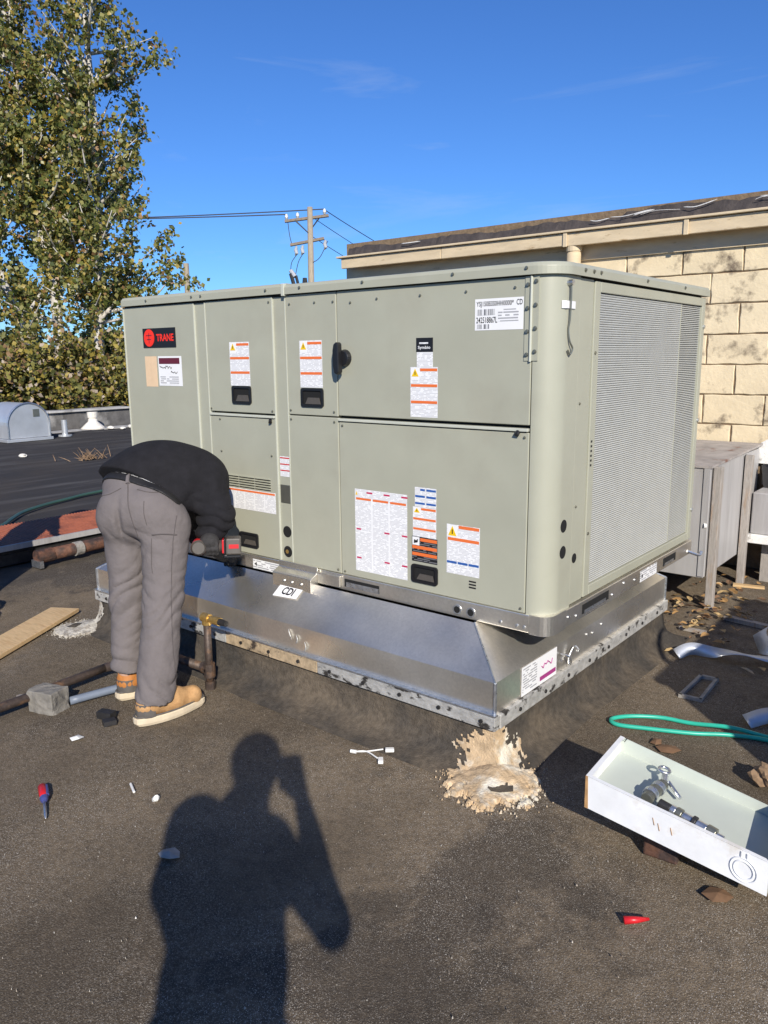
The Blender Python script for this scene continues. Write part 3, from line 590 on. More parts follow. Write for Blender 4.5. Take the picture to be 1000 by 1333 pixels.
# big multi-column sheet
bs = patch('instruction_sheet', 'print_fine', P_front(0.0010), -0.822, -0.543, 0.572, 0.928, U)
for k in range(3):
    xa = -0.815 + k * 0.092; patch('heading_bar', 'ink_orange', P_front(0.0016), xa, xa + 0.082, 0.882, 0.891, bs)
    for z in (0.912, 0.752, 0.626): patch('heading_bar', 'ink_crimson', P_front(0.0016), xa + (0.058 if z > 0.9 else 0.0 + 0.06 * (k > 0)), xa + (0.090 if z > 0.9 else 0.026 + 0.062 * (k > 0)), z, z + 0.007, bs)
    if k: patch('gutter', 'paper', P_front(0.0014), xa - 0.010, xa - 0.002, 0.575, 0.88, bs)
triangle(P_front(0.0018), -0.818, -0.806, 0.902, 0.918, bs)
s = patch('notice_label', 'print_fine', P_front(0.0010), -0.505, -0.400, 0.886, 0.966, U)
for z in (0.952, 0.925, 0.897):
    for a, b in ((-0.478 if z > 0.95 else -0.503, -0.455), (-0.448, -0.402)): patch('heading_bar', 'ink_blue', P_front(0.0016), a, b, z, z + 0.008, s)
warn(None, -0.515, -0.400, 0.765, 0.8855, 'ink_orange', (0.02, 0.36, 0.70), hbar=0.075)
s = patch('fan_warning_label', 'print_dark', P_front(0.0010), -0.520, -0.394, 0.661, 0.7645, U)
for z, xa in ((0.747, -0.478), (0.714, -0.518), (0.686, -0.518)): patch('heading_bar', 'ink_orange', P_front(0.0016), xa, -0.396, z, z + 0.013, s)
patch('symbol_ground', 'paper', P_front(0.0015), -0.517, -0.482, 0.729, 0.762, s); MB().add([P_front(0.002)(x, z) for x, z in ((-0.51, 0.735), (-0.49, 0.741), (-0.489, 0.756), (-0.498, 0.748), (-0.508, 0.752))], [(0, 1, 2, 3, 4)]).build('symbol_mark', 'ink_black', s)
s = patch('warning_label', 'print_fine', P_front(0.0010), -0.350, -0.199, 0.640, 0.836, U)
for z, xa in ((0.822, -0.295), (0.772, -0.345)): patch('heading_bar', 'ink_orange', P_front(0.0016), xa, -0.202, z, z + 0.012, s)
for k in range(3): patch('heading_bar', 'ink_blue', P_front(0.0016), -0.348 + k * 0.050, -0.302 + k * 0.050, 0.681, 0.690, s)
patch('symbol_ground', 'paper', P_front(0.0015), -0.347, -0.300, 0.787, 0.834, s); triangle(P_front(0.002), -0.343, -0.304, 0.791, 0.830, s)
patch('symbol_mark', 'ink_black', P_front(0.0024), -0.326, -0.321, 0.798, 0.816, s)
s = patch('wiring_label', 'print_fine', P_front(0.0010), -1.690, -1.310, 0.757, 0.857, U); patch('heading_bar', 'ink_orange', P_front(0.0016), -1.688, -1.314, 0.844, 0.853, s)
for k in range(4): patch('gutter', 'paper', P_front(0.0014), -1.60 + k * 0.07, -1.593 + k * 0.07, 0.760, 0.842, s)
s = warn(None, -1.279, -1.215, 0.940, 1.033, 'ink_red', (0.05, 0.36, 0.67), False, 'refrigerant_label', P_post, hbar=0.06)
# nameplate
npl = patch('nameplate', 'paper', P_front(0.0010), -0.233, -0.036, 1.563, 1.672, U)
text_mesh('lettering', 'YSJ150B3S0HH0000*', 'ink_black', npl, P_front(0.0016), -0.227, -0.075, 1.641, 1.664, bold=0.010)
text_mesh('lettering', 'CD', 'ink_black', npl, P_front(0.0016), -0.064, -0.040, 1.646, 1.665, bold=0.012)
text_mesh('lettering', '242518867L', 'ink_black', npl, P_front(0.0016), -0.227, -0.140, 1.588, 1.609, bold=0.012)
patch('barcode', 'print_bars', P_front(0.0016), -0.225, -0.150, 1.615, 1.636, npl); patch('barcode', 'print_bars', P_front(0.0016), -0.225, -0.172, 1.568, 1.584, npl)
patch('small_print', 'print_mid', P_front(0.0016), -0.137, -0.055, 1.592, 1.634, npl)
# maker's badge and papers on the end panel
lg = MB().box(-2.265, -1.992, -0.004, -0.0003, 1.531, 1.628).build('badge', 'ink_black', U)
MB().prism([(x, z) for x, z in [(-2.210 + 0.044 * math.cos(2 * math.pi * i / 28), 1.580 + 0.044 * math.sin(2 * math.pi * i / 28)) for i in range(28)]], 'y', -0.0058, -0.0042).build('emblem_disc', 'logo_red', lg)
for zc, w in ((1.592, 0.024), (1.572, 0.018)): MB().box(-2.210 - w, -2.210 + w, -0.0066, -0.0060, zc - 0.002, zc + 0.002).build('emblem_bar', 'ink_maroon', lg)
MB().box(-2.212, -2.208, -0.0066, -0.0060, 1.552, 1.604).build('emblem_bar', 'ink_maroon', lg)
text_mesh('lettering', 'TRANE', 'logo_red', lg, P_front(0.0046), -2.148, -2.005, 1.562, 1.598, bold=0.03)
patch('tan_paper', 'paper_tan', P_front(0.0010), -2.264, -2.162, 1.332, 1.487, U)
pc = patch('document_pouch', 'paper', P_front(0.0014), -2.150, -1.955, 1.338, 1.487, U)
patch('pouch_header', 'ink_maroon', P_front(0.0020), -2.143, -1.972, 1.448, 1.478, pc)
for x0_, z0_, n_, w_ in ((-2.138, 1.430, 17, 0.100), (-2.045, 1.405, 10, 0.052)): MB().tube([(x0_ + w_ * i / n_, -0.0022, z0_ + random.uniform(-0.008, 0.010)) for i in range(n_ + 1)], 0.0016, 4).build('handwriting', 'ink_black', pc)
patch('small_print', 'print_mid', P_front(0.0018), -2.138, -1.985, 1.345, 1.388, pc)
# galvanised base rail with fork pockets, brackets and labels
RZ0, RZ1 = 0.470, 0.5385
rail = MB().box(-2.436, 0.02, -0.006, 0.02, RZ0, RZ1).box(-2.436, 0.02, 0.02, 0.09, RZ0, RZ0 + 0.006).build('base_rail', 'galvanised', U, bevel=0.003)
pr = [(0.0205, -0.006)] + [(0.050 + 0.05 * math.sin(R(a)), 0.044 - 0.05 * math.cos(R(a))) for a in range(0, 91, 15)] + [(0.100, 0.13), (0.075, 0.13), (0.075, 0.06), (0.0205, 0.02)]
rc = MB().prism(pr, 'z', RZ0 - 0.004, RZ1 + 0.002).build('rail_corner', 'galvanised', U)
for a, b in ((0.25, 0.34),): pass
srail = MB().box(0.076, 0.100, 0.1305, 1.56, RZ0, RZ1).build('base_rail', 'galvanised', U, bevel=0.003)
MB().box(-2.436, -2.41, 0.03, 1.56, RZ0, RZ1).build('base_rail', 'galvanised', U, bevel=0.003)
MB().box(-2.436, 0.07, 1.53, 1.56, RZ0, RZ1).build('base_rail', 'galvanised', U, bevel=0.003)
MB().box(-0.885, -0.690, -0.0075, -0.004, 0.487, 0.522).build('fork_pocket', 'black_hole', U)
MB().box(-0.875, -0.692, -0.0085, -0.006, 0.487, 0.509).build('pocket_plate', 'zinc', U)
for x in (-0.295, -0.232):
    MB().tube([(x, -0.0062, 0.499), (x, -0.009, 0.499)], 0.020, 16).build('rail_grommet', 'zinc', U); MB().tube([(x, -0.0085, 0.499), (x, -0.0095, 0.499)], 0.014, 16).build('rail_hole', 'black_hole', U)
for y0, y1 in ((0.27, 0.52), (1.15, 1.32)):
    MB().box(0.099, 0.1012, y0, y1, 0.485, 0.523).build('fork_pocket', 'black_hole', U); MB().box(0.100, 0.1030, y0 + 0.02, y1 - 0.03, 0.485, 0.498).build('pocket_plate', 'zinc', U)
for y in (0.15, 0.22, 0.56, 0.68, 0.80): MB().tube([(0.100, y, 0.505 + 0.012 * math.sin(y * 20)), (0.104, y, 0.505 + 0.012 * math.sin(y * 20))], 0.006, 8).build('rivet', 'zinc', U)
for x in (-0.10, -0.03, 0.0): MB().tube([(x, -0.006, 0.49), (x, -0.010, 0.49)], 0.006, 8).build('rivet', 'zinc', U)
MB().tube(curve_pts([(0.10, 1.50, 0.49), (0.125, 1.53, 0.475), (0.14, 1.56, 0.465), (0.145, 1.58, 0.478)], 4), 0.008, 8).build('rail_hook', 'zinc', U)
bk = MB().prism([(-0.062, 0.430), (-0.010, 0.430), (-0.010, 0.548), (-0.018, 0.548), (-0.020, 0.52), (-0.052, 0.506), (-0.062, 0.50)], 'x', -1.285, -1.040).build('joint_bracket', 'galvanised', U, bevel=0.002)
for x in (-1.21, -1.16, -1.10): MB().tube([(x, -0.062, 0.47), (x, -0.067, 0.47)], 0.006, 8).build('rivet', 'zinc', bk)
MB().box(-1.038, -0.905, -0.020, -0.0065, 0.480, 0.530).build('joint_plate', 'galvanised', U, bevel=0.002)
s = patch('rail_label', 'print_mid', P_front(0.0075), -1.480, -1.297, 0.473, 0.520, U); MB().add([P_front(0.008)(x, z) for x, z in ((-1.470, 0.497), (-1.452, 0.507), (-1.452, 0.487))], [(0, 1, 2)]).build('arrow', 'ink_black', s)
s = patch('rail_label', 'print_mid', P_side(0.0016), 0.860, 1.065, 0.474, 0.526, U); MB().prism(circle(0.885, 0.50, 0.008, 8), 'x', 0.1018, 0.1020).build('arrow', 'ink_black', s)

# ------------------------------------------------------------------ curb adapter of galvanised sheet
A = thing('curb_adapter', (-1.28, 0.65, 0.15), 'galvanised sheet metal curb adapter with sloped skirt under the big unit', 'curb adapter')
SX0, SX1, SY0, SY1 = -2.556, 0.0, -0.204, 1.50; TZ, KZ, BZ = 0.468, 0.336, 0.216
TX0, TX1, TY0, TY1 = -2.35, -0.205, -0.022, 1.30
T = [(TX0, TY0, TZ), (TX1, TY0, TZ), (TX1, TY1, TZ), (TX0, TY1, TZ)]; K = [(SX0, SY0, KZ), (SX1, SY0, KZ), (SX1, SY1, KZ), (SX0, SY1, KZ)]
def grid_slab(a, b, c, d, nu, nv, amp, name, m):
    """Sheet panel, very slightly oil-canned, smooth."""
    a, b, c, d = map(Vector, (a, b, c, d)); n = (b - a).cross(d - a).normalized(); vs = []
    for j in range(nv + 1):
        for i in range(nu + 1):
            u, v = i / nu, j / nv; p = (a * (1 - u) + b * u) * (1 - v) + (d * (1 - u) + c * u) * v
            e = math.sin(math.pi * u) ** 0.5 * math.sin(math.pi * v)
            p += n * amp * e * (math.sin(u * 9.3 + 1.0) + 0.6 * math.sin(u * 23 + v * 4) + 0.4 * math.sin(v * 6 + u * 3)); vs.append(p)
    fs = [(j * (nu + 1) + i, j * (nu + 1) + i + 1, (j + 1) * (nu + 1) + i + 1, (j + 1) * (nu + 1) + i) for j in range(nv) for i in range(nu)]
    return MB().add(vs, fs).build(name, m, A, smooth=True)
for i in range(4):
    j = (i + 1) % 4
    grid_slab(K[i], K[j], T[j], T[i], 48, 10, 0.0022, 'slope_panel', 'galvanised')
    b0, b1 = (K[i][0], K[i][1], BZ - 0.004), (K[j][0], K[j][1], BZ - 0.004)
    grid_slab(b0, b1, K[j], K[i], 40, 5, 0.0012, 'skirt_panel', 'galvanised')
    MB().tube([K[i], T[i]], 0.004, 8).build('hip_seam', 'zinc', A); MB().tube([K[i], (K[i][0], K[i][1], BZ)], 0.007, 8).build('corner_seam', 'zinc', A)
# nailer flange round the foot of the skirt, rusty in its middle length
def flange(x0, x1, y0, y1, m): return MB().box(x0, x1, y0, y1, 0.160, 0.2145).build('nailer_flange', m, A, bevel=0.003)
flange(-2.566, -1.45, -0.222, -0.190, 'flange'); flange(-1.448, -0.86, -0.222, -0.190, 'flange_rust'); flange(-0.858, 0.012, -0.222, -0.190, 'flange')
flange(-0.012, 0.016, -0.1885, 1.508, 'flange'); flange(-2.57, -2.54, -0.1885, 1.508, 'flange'); flange(-2.53, -0.02, 1.478, 1.508, 'flange')
MB().box(-2.568, 0.014, -0.2255, -0.2045, 0.2150, 0.2215).build('edge_strip', 'zinc', A)
for k in range(14): 
    x = -2.45 + k * 0.185; MB().tube([(x, -0.222, 0.187), (x, -0.228, 0.187)], 0.008, 8).build('flange_bolt', 'steel_dark', A)
for k in range(8):
    y = -0.05 + k * 0.2; MB().tube([(0.016, y, 0.187), (0.021, y, 0.187)], 0.008, 8).build('flange_bolt', 'steel_dark', A)
# CDI sticker on the slope, label on the right skirt
tl, sn = (Vector(T[0]) - Vector(K[0])), None
sl = (Vector((0, TY0, TZ)) - Vector((0, SY0, KZ))).normalized(); nn = Vector((0, -sl.z, sl.y)).normalized()
def P_slope(d):
    return lambda x, v: tuple(Vector((x, SY0, KZ)) + sl * v + nn * d)
st = patch('adapter_sticker', 'paper', P_slope(0.005), -1.235, -1.090, 0.115, 0.190, A, 0.010)
text_mesh('lettering', 'CDI', 'ink_black', st, P_slope(0.006), -1.198, -1.125, 0.133, 0.176, bold=0.03)
P_sk = lambda d: (lambda y, z: (SX1 + d, y, z))
sk = patch('adapter_label', 'paper', P_sk(0.003), -0.02, 0.265, 0.218, 0.333, A)
patch('small_print', 'print_mid', P_sk(0.0036), -0.01, 0.10, 0.23, 0.325, sk)
patch('colour_band', 'ink_magenta', P_sk(0.0036), 0.125, 0.258, 0.232, 0.250, sk); MB().tube(curve_pts([P_sk(0.004)(0.135 + 0.09 * i / 12, 0.285 + random.uniform(-0.012, 0.014)) for i in range(13)], 3), 0.0022, 4).build('script_mark', 'ink_magenta', sk)
MB().tube(curve_pts([(0.002, 0.30, 0.29), (0.03, 0.31, 0.285), (0.035, 0.33, 0.255), (0.02, 0.345, 0.235), (0.012, 0.36, 0.26), (0.02, 0.39, 0.30), (0.035, 0.40, 0.285)], 5), 0.004, 6).build('tie_wire', 'zinc', A)
for y, z in ((0.55, 0.30), (0.61, 0.29), (0.70, 0.305), (0.47, 0.25)): MB().tube([(0.0, y, z), (0.004, y, z)], 0.006, 8).build('rivet', 'zinc', A)
# smeared sealant across the front skirt
for k in range(3):
    x = -1.03 + k * 0.05 + random.uniform(-0.02, 0.02); z = 0.30 - k * 0.006 + random.uniform(-0.015, 0.015)
    MB().tube(curve_pts([(x, -0.208, z), (x + 0.012, -0.211, z - 0.02), (x + random.uniform(-0.01, 0.02), -0.208, z - 0.045)], 3), [0.001, 0.004, 0.006, 0.005, 0.006, 0.004, 0.001], 6, flat=0.5).build('sealant_smear', 'flange', A)

# ------------------------------------------------------------------ tarred roof curb and its pale sealant patches
cu = MB(); prof = [(0.0, 0.1595), (0.004, 0.11), (0.010, 0.075), (0.022, 0.045), (0.045, 0.022), (0.085, 0.006), (0.14, -0.012)]
base = (-2.552, -0.006, -0.196, 1.50)
NS = 40
for d, z in prof:
    x0, x1, y0, y1 = base[0] - d, base[1] + d, base[2] - d, base[3] + d
    for i in range(NS): cu.v.append((x0 + (x1 - x0) * i / NS, y0, z))
    for i in range(NS): cu.v.append((x1, y0 + (y1 - y0) * i / NS, z))
    for i in range(NS): cu.v.append((x1 - (x1 - x0) * i / NS, y1, z))
    for i in range(NS): cu.v.append((x0, y1 - (y1 - y0) * i / NS, z))
M4 = 4 * NS
cu.v = [(x + random.uniform(-0.003, 0.003) * (k >= M4), y + random.uniform(-0.003, 0.003) * (k >= M4), z) for k, (x, y, z) in enumerate(cu.v)]
for k in range(len(prof) - 1):
    for i in range(M4): cu.f.append((k * M4 + i, k * M4 + (i + 1) % M4, (k + 1) * M4 + (i + 1) % M4, (k + 1) * M4 + i))
o = solo(cu, 'roof_curb', 'tar', (-1.28, 0.65, 0), 'low black tarred roof curb under the galvanised adapter', 'roof curb', smooth=True)

def fold_noise(P, seed, freq):
    rn = np.random.default_rng(seed); out = np.zeros(P.shape[:-1])
    for k in range(6):
        d = rn.normal(size=3); d /= np.linalg.norm(d); d2 = rn.normal(size=3); out += np.sin(P @ d * freq * rn.uniform(0.6, 1.6) + 1.5 * np.sin(P @ d2 * freq * 0.5) + rn.uniform(0, 6.3))
    return out / 6
def mound(name, m, cx, cy, rad, hz, climb, corner, label, seed):
    """Thin ragged crust on a square grid, sunk below the roof where it gives out, drawn up at the curb corner."""
    N = 110; ext = rad * 1.75; g = np.linspace(-ext, ext, N); X, Y = np.meshgrid(g + cx, g + cy, indexing='ij'); P3 = np.stack([X, Y, np.zeros_like(X)], -1)
    r = np.hypot(X - cx, Y - cy) / rad; f = 1 - r + 0.26 * fold_noise(P3, seed, 30) + 0.26 * fold_noise(P3, seed + 1, 90) + 0.30 * fold_noise(P3, seed + 2, 260)
    up_ = np.exp(-(np.hypot(X - corner[0], Y - corner[1]) / 0.085) ** 2)
    z = hz * np.sqrt(np.clip(f, 0, 1)) + 0.0016 * fold_noise(P3, seed + 3, 120) + 0.0014 * fold_noise(P3, seed + 4, 420) + climb * up_ - 0.002
    z = np.where((f < 0) & (up_ < 0.2), -0.016, z); V = np.stack([X, Y, z], -1).reshape(-1, 3).tolist()
    F = [(i * N + j, (i + 1) * N + j, (i + 1) * N + j + 1, i * N + j + 1) for i in range(N - 1) for j in range(N - 1) if max(z[i, j], z[i + 1, j], z[i, j + 1], z[i + 1, j + 1]) > -0.012]
    t = thing(name, (cx, cy, 0), label, 'sealant patch'); MB().add(V, F).build('crust', m, t, smooth=False); rn = random.Random(seed); c = MB()
    for k in range(260):
        a = rn.uniform(0, 6.28); d = rad * rn.gauss(1.05, 0.2); x, y = cx + math.cos(a) * d, cy + math.sin(a) * d; e = rn.uniform(0.001, 0.0035)
        c.add([(x - e, y, -0.004), (x, y - e * rn.uniform(0.6, 1.2), -0.004), (x + e, y, -0.004), (x, y + e, -0.004), (x, y, e * 0.7)], [(0, 1, 4), (1, 2, 4), (2, 3, 4), (3, 0, 4)])
    tag(c.build('crumbs', m, t), kind='stuff'); return t
t = mound('sealant_patch', 'crust', 0.035, -0.262, 0.158, 0.010, 0.034, (0.025, -0.230), 'crumbling tan sealant patch at the near corner of the curb', 3)
hole = MB().add([(0.075, -0.345, 0.012), (0.100, -0.335, 0.012), (0.135, -0.30, 0.012), (0.118, -0.272, 0.016), (0.105, -0.285, 0.016), (0.092, -0.262, 0.020), (0.068, -0.292, 0.018), (0.045, -0.310, 0.016), (0.055, -0.335, 0.014)], [tuple(range(9))]); hole.build('bare_spot', 'tar', t)
def corner_smear(t, m, sgn, cx, cy, wid, seed):
    """Dried sealant smeared up both curb faces beside a corner, following their flare."""
    dz = [(0.0, 0.14), (0.006, 0.085), (0.022, 0.045), (0.045, 0.022), (0.085, 0.006), (0.14, -0.012)]
    zs_ = np.linspace(0.004, 0.150, 40); rn = np.random.default_rng(seed)
    def off(z): return float(np.interp(z, [0.006, 0.022, 0.045, 0.075, 0.11, 0.1595], [0.085, 0.045, 0.022, 0.010, 0.004, 0.0])) + 0.0045
    for face in (0, 1):
        q = MB(); A_ = np.linspace(0, wid * 1.6, 34); pts = []
        for z in zs_:
            for a in A_:
                d = off(z); x = cx + sgn * (d if face else d - a); y = cy - (d - a if face else d); pts.append((x, y, z))
        Pn = np.array(pts); f = 1 - (np.tile(A_, 40) / (wid * (1.25 - np.repeat(zs_, 34) / 0.19))) + 0.45 * fold_noise(Pn, seed + face, 60) + 0.55 * fold_noise(Pn, seed + 2 + face, 240)
        nrm = np.array([sgn, 0, 0.2]) if face else np.array([0, -1, 0.2]); Pn = Pn + nrm * (0.0012 * fold_noise(Pn, seed + 9, 300))[:, None]; f = f.reshape(40, 34)
        q.add(Pn.tolist(), [(i * 34 + j, i * 34 + j + 1, (i + 1) * 34 + j + 1, (i + 1) * 34 + j) for i in range(39) for j in range(33) if min(f[i, j], f[i + 1, j], f[i, j + 1], f[i + 1, j + 1]) > 0]); q.build('smear', m, t)
corner_smear(t, 'crust', 1, -0.006, -0.196, 0.150, 60)
t = mound('sealant_patch', 'crust_pale', -2.63, -0.30, 0.125, 0.010, 0.03, (-2.585, -0.23), 'pale sealant patch beside the board at the far left curb corner', 5); corner_smear(t, 'crust_pale', -1, -2.552, -0.196, 0.06, 80)
MB().add([(-2.66, -0.355, 0.018), (-2.61, -0.33, 0.020), (-2.62, -0.28, 0.028), (-2.66, -0.30, 0.024)], [(0, 1, 2, 3)]).build('bare_spot', 'tar', t)

# ------------------------------------------------------------------ far left: parapet, hood vent, stub pipes
par = thing('parapet', (-14.75, 2, 0), 'low dark parapet with pale stained cap along the far roof edge', 'parapet')
q = MB()
for i in range(61):
    y = -8 + 16 * i / 60; g = random.uniform(-0.012, 0.012); q.v += [(-14.62 + g, y, -0.02), (-14.66 + g, y, 0.36 + random.uniform(-0.01, 0.01)), (-14.95, y, 0.36), (-14.95, y, -0.02)]
for i in range(60):
    for k in range(3): q.f.append((i * 4 + k, i * 4 + k + 1, i * 4 + k + 5, i * 4 + k + 4))
q.build('wall', 'parapet', par)
for k in range(8): MB().box(-14.98, -14.58 + random.uniform(-0.01, 0.01), -8 + 2 * k + 0.005, -6 + 2 * k - 0.005, 0.362 + random.uniform(-0.006, 0.004), 0.405).build('cap_stone', 'parapet_cap', par, bevel=0.01)
solo(MB().box(-14.45, -14.0, -6, 7.9, -0.02, 0.006), 'gravel_strip', 'parapet_cap', (-14.2, 1, 0), 'pale worn strip along the foot of the parapet', 'roof strip')
hd = thing('hood_vent', (-13.2, 4.7, 0), 'silver barrel shaped roof vent hood near the far parapet', 'roof vent')
arch = [(4.30, 0.06), (5.10, 0.06)] + [(4.70 + 0.40 * math.cos(R(a)), 0.30 + 0.40 * math.sin(R(a))) for a in range(0, 181, 9)]
MB().prism(arch, 'x', -13.75, -12.90).build('hood_shell', 'hood', hd, bevel=0.012)
MB().box(-13.78, -12.86, 4.26, 5.14, 0.0, 0.055).build('base_flange', 'hood', hd, bevel=0.006)
for y in (4.305, 5.095): MB().tube([(-12.885, y, 0.06), (-12.885, y, 0.32)], 0.014, 8).build('edge_trim', 'zinc', hd)
MB().tube([(-12.885, 4.70 + 0.40 * math.cos(R(a)), 0.30 + 0.40 * math.sin(R(a))) for a in range(0, 181, 9)], 0.014, 8).build('edge_trim', 'zinc', hd)
MB().box(-12.898, -12.892, 4.80, 4.92, 0.44, 0.58).build('rating_plate', 'screw', hd)
solo(MB().tube([(-13.2, 5.56, 0), (-13.2, 5.56, 0.32)], 0.055, 16).tube([(-13.2, 5.56, 0), (-13.2, 5.56, 0.03)], 0.13, 16), 'vent_stub', 'hood', (-13.2, 5.56, 0), 'short pale vent pipe standing right of the silver hood', 'vent pipe')
t = thing('plumbing_boot', (-14.25, 6.8, 0), 'white cone shaped pipe boot against the far parapet', 'pipe boot')
MB().tube([(-14.25, 6.8, 0), (-14.25, 6.8, 0.05), (-14.25, 6.8, 0.16), (-14.25, 6.8, 0.24)], [0.28, 0.22, 0.10, 0.08], 14).build('cone', 'white_lump', t, smooth=True)
MB().tube([(-14.25, 6.8, 0.24), (-14.25, 6.8, 0.36)], [0.10, 0.11], 14).build('collar', 'white_lump', t)
for k, (x, y, s) in enumerate(((-13.9, 7.0, 0.07), (-13.7, 7.4, 0.09), (-13.6, 7.1, 0.06), (-12.3, 7.3, 0.07), (-10.6, 3.4, 0.06))):
    pos = ('left of the pair', 'right of the pair', 'in front of the pair', 'right of the dry weeds', 'alone on the dark roof')[k]
    q = MB(); bm = bmesh.new(); bmesh.ops.create_icosphere(bm, subdivisions=2, radius=s)
    vs = [tuple(Vector((v.co.x * random.uniform(0.8, 1.4), v.co.y, v.co.z * 0.55)) + Vector((x, y, s * 0.4))) for v in bm.verts]; fs = [tuple(v.index for v in f.verts) for f in bm.faces]; bm.free()
    solo(q.add(vs, fs), 'rubble_lump', 'white_lump', (x, y, 0), 'small pale rubble lump on the far roof, ' + pos, 'rubble', 'rubble on the far roof')
q = MB()
for i in range(60):
    a = random.uniform(0, 6.28); l = random.uniform(0.05, 0.17); c = Vector((-9.5 + random.gauss(0, 0.06), 3.85 + random.gauss(0, 0.15), 0)); e = random.uniform(0.2, 1.3)
    q.tube([c, c + Vector((math.cos(a) * l * 0.5, math.sin(a) * l * 0.5, l * e * 0.6)), c + Vector((math.cos(a) * l, math.sin(a) * l, l * e))], [0.006, 0.005, 0.002], 4)
tag(solo(q, 'dry_weed', 'straw', (-9.5, 3.85, 0), 'clump of dry brown weeds growing out of the dark roof', 'weeds'), kind='stuff')
# orange ribbed sheet on a steel beam, rusty pipe and green hose at the left
osd = thing('ribbed_sheet', (-4.6, 0.5, 0.11), 'rust orange ribbed sheet lying along a black beam', 'metal sheet')
q = MB(); n = 400; y0, y1 = -1.3, 1.45
for i in range(n + 1):
    y = y0 + (y1 - y0) * i / n; z = 0.150 + 0.005 * (1 if (i % 4) < 2 else -1); q.v += [(-4.93, y, z + 0.02), (-4.28, y, z), (-4.28, y, z - 0.006), (-4.93, y, z + 0.014)]
for i in range(n):
    a = i * 4; q.f += [(a, a + 1, a + 5, a + 4), (a + 2, a + 3, a + 7, a + 6), (a + 1, a + 2, a + 6, a + 5)]
q.build('sheet', 'orange_sheet', osd)
MB().box(-4.275, -4.255, -1.3, 1.45, 0.118, 0.158).build('edge_trim', 'duct', osd)
solo(MB().box(-4.92, -4.29, -1.35, 1.5, 0.085, 0.128).box(-4.36, -4.29, -1.35, 1.5, 0.0, 0.0845).box(-4.92, -4.86, -1.35, 1.5, 0.0, 0.0845), 'steel_beam', 'steel_dark', (-4.6, 0, 0), 'black steel beam frame under the orange ribbed sheet', 'beam', bevel=0.004)
rp = thing('rusty_pipe', (-4.1, 0.4, 0), 'fat rusty brown pipe lying in front of the black beam', 'pipe')
MB().tube([(-4.08, 0.26, 0.075), (-4.12, 0.80, 0.075), (-4.14, 1.35, 0.075)], 0.046, 16).build('pipe', 'rust', rp, smooth=True)
MB().tube([(-4.08, 0.22, 0.075), (-4.083, 0.34, 0.075)], 0.052, 16).build('coupling', 'rust', rp); MB().tube([(-4.09, 0.52, 0.075), (-4.093, 0.58, 0.075)], 0.053, 16).build('clamp', 'concrete', rp)
MB().box(-4.14, -4.02, 0.21, 0.24, 0.0, 0.05).build('foot', 'zinc', rp); MB().box(-4.17, -4.05, 1.0, 1.04, 0.0, 0.03).build('foot', 'zinc', rp)
solo(MB().tube(curve_pts([(-5.2, 0.1, 0.03), (-5.58, 0.66, 0.03), (-5.83, 0.89, 0.03), (-6.07, 1.12, 0.03), (-6.27, 1.45, 0.03), (-6.40, 1.78, 0.03), (-6.53, 2.15, 0.03), (-6.7, 3.2, 0.03)], 8), 0.017, 10), 'garden_hose', 'hose_green', (-6.2, 1.4, 0), 'dark green hose running over the dark roof behind the man', 'hose', smooth=True)

# ------------------------------------------------------------------ utility poles and wires
up = thing('utility_pole', (-25.8, 25.6, -4.6), 'wooden utility pole with two crossarms and insulators', 'utility pole')
PX, PY = -26.2, 26.05
MB().tube([(PX + 0.12, PY - 0.1, -4.6), (PX, PY, 2), (PX - 0.22, PY + 0.30, 8.55)], [0.19, 0.165, 0.13], 14).build('pole', 'pole_wood', up, smooth=True)
ad_ = Vector((0.757, 0.654, 0.0)); 
def arm(z, x0, x1, c):
    d = (Vector(x1) - Vector(x0)).normalized(); a = MB().tube([Vector(x0), Vector(x1)], 0.085, 4).build('crossarm', 'arm_wood', up); return a
a1 = arm(8.0, (-27.40, 25.60, 7.92), (-25.80, 27.0, 8.18), 0); a2 = arm(6.9, (-27.10, 25.62, 6.80), (-25.85, 26.70, 7.10), 0)
MB().tube([(-26.95, 25.85, 7.95), (-26.40, 26.18, 7.35), (-26.15, 26.68, 8.05)], 0.035, 6).build('arm_brace', 'steel_dark', up)
for p in ((-27.33, 25.66, 8.0), (-26.93, 26.01, 8.06), (-25.95, 26.87, 8.24)): MB().tube([p, (p[0], p[1], p[2] + 0.10), (p[0], p[1], p[2] + 0.24)], [0.05, 0.09, 0.06], 10).build('insulator', 'porcelain', up)
for p in ((-26.85, 25.80, 6.75), (-26.62, 26.0, 6.78), (-25.78, 26.72, 7.02)):
    MB().tube([(p[0], p[1], p[2]), (p[0] - 0.06, p[1], p[2] - 0.18), (p[0], p[1], p[2] - 0.34), (p[0] - 0.1, p[1], p[2] - 0.42)], [0.05, 0.09, 0.09, 0.04], 8).build('cutout_switch', 'porcelain', up)
MB().tube([(-27.0, 25.5, 5.60), (-26.75, 25.55, 5.30)], 0.10, 8).build('arrester', 'porcelain', up)
MB().tube([(-26.95, 25.45, 5.45), (-26.80, 25.50, 4.90)], 0.09, 8).build('transformer_lug', 'steel_dark', up); MB().tube([(-26.75, 25.60, 5.35), (-26.62, 25.62, 4.90)], 0.07, 8).build('transformer_lug', 'steel_dark', up)
MB().tube([(-26.45, 25.9, 5.25), (-26.45, 25.9, 4.70)], [0.10, 0.16], 8).build('transformer_lug', 'steel_dark', up)
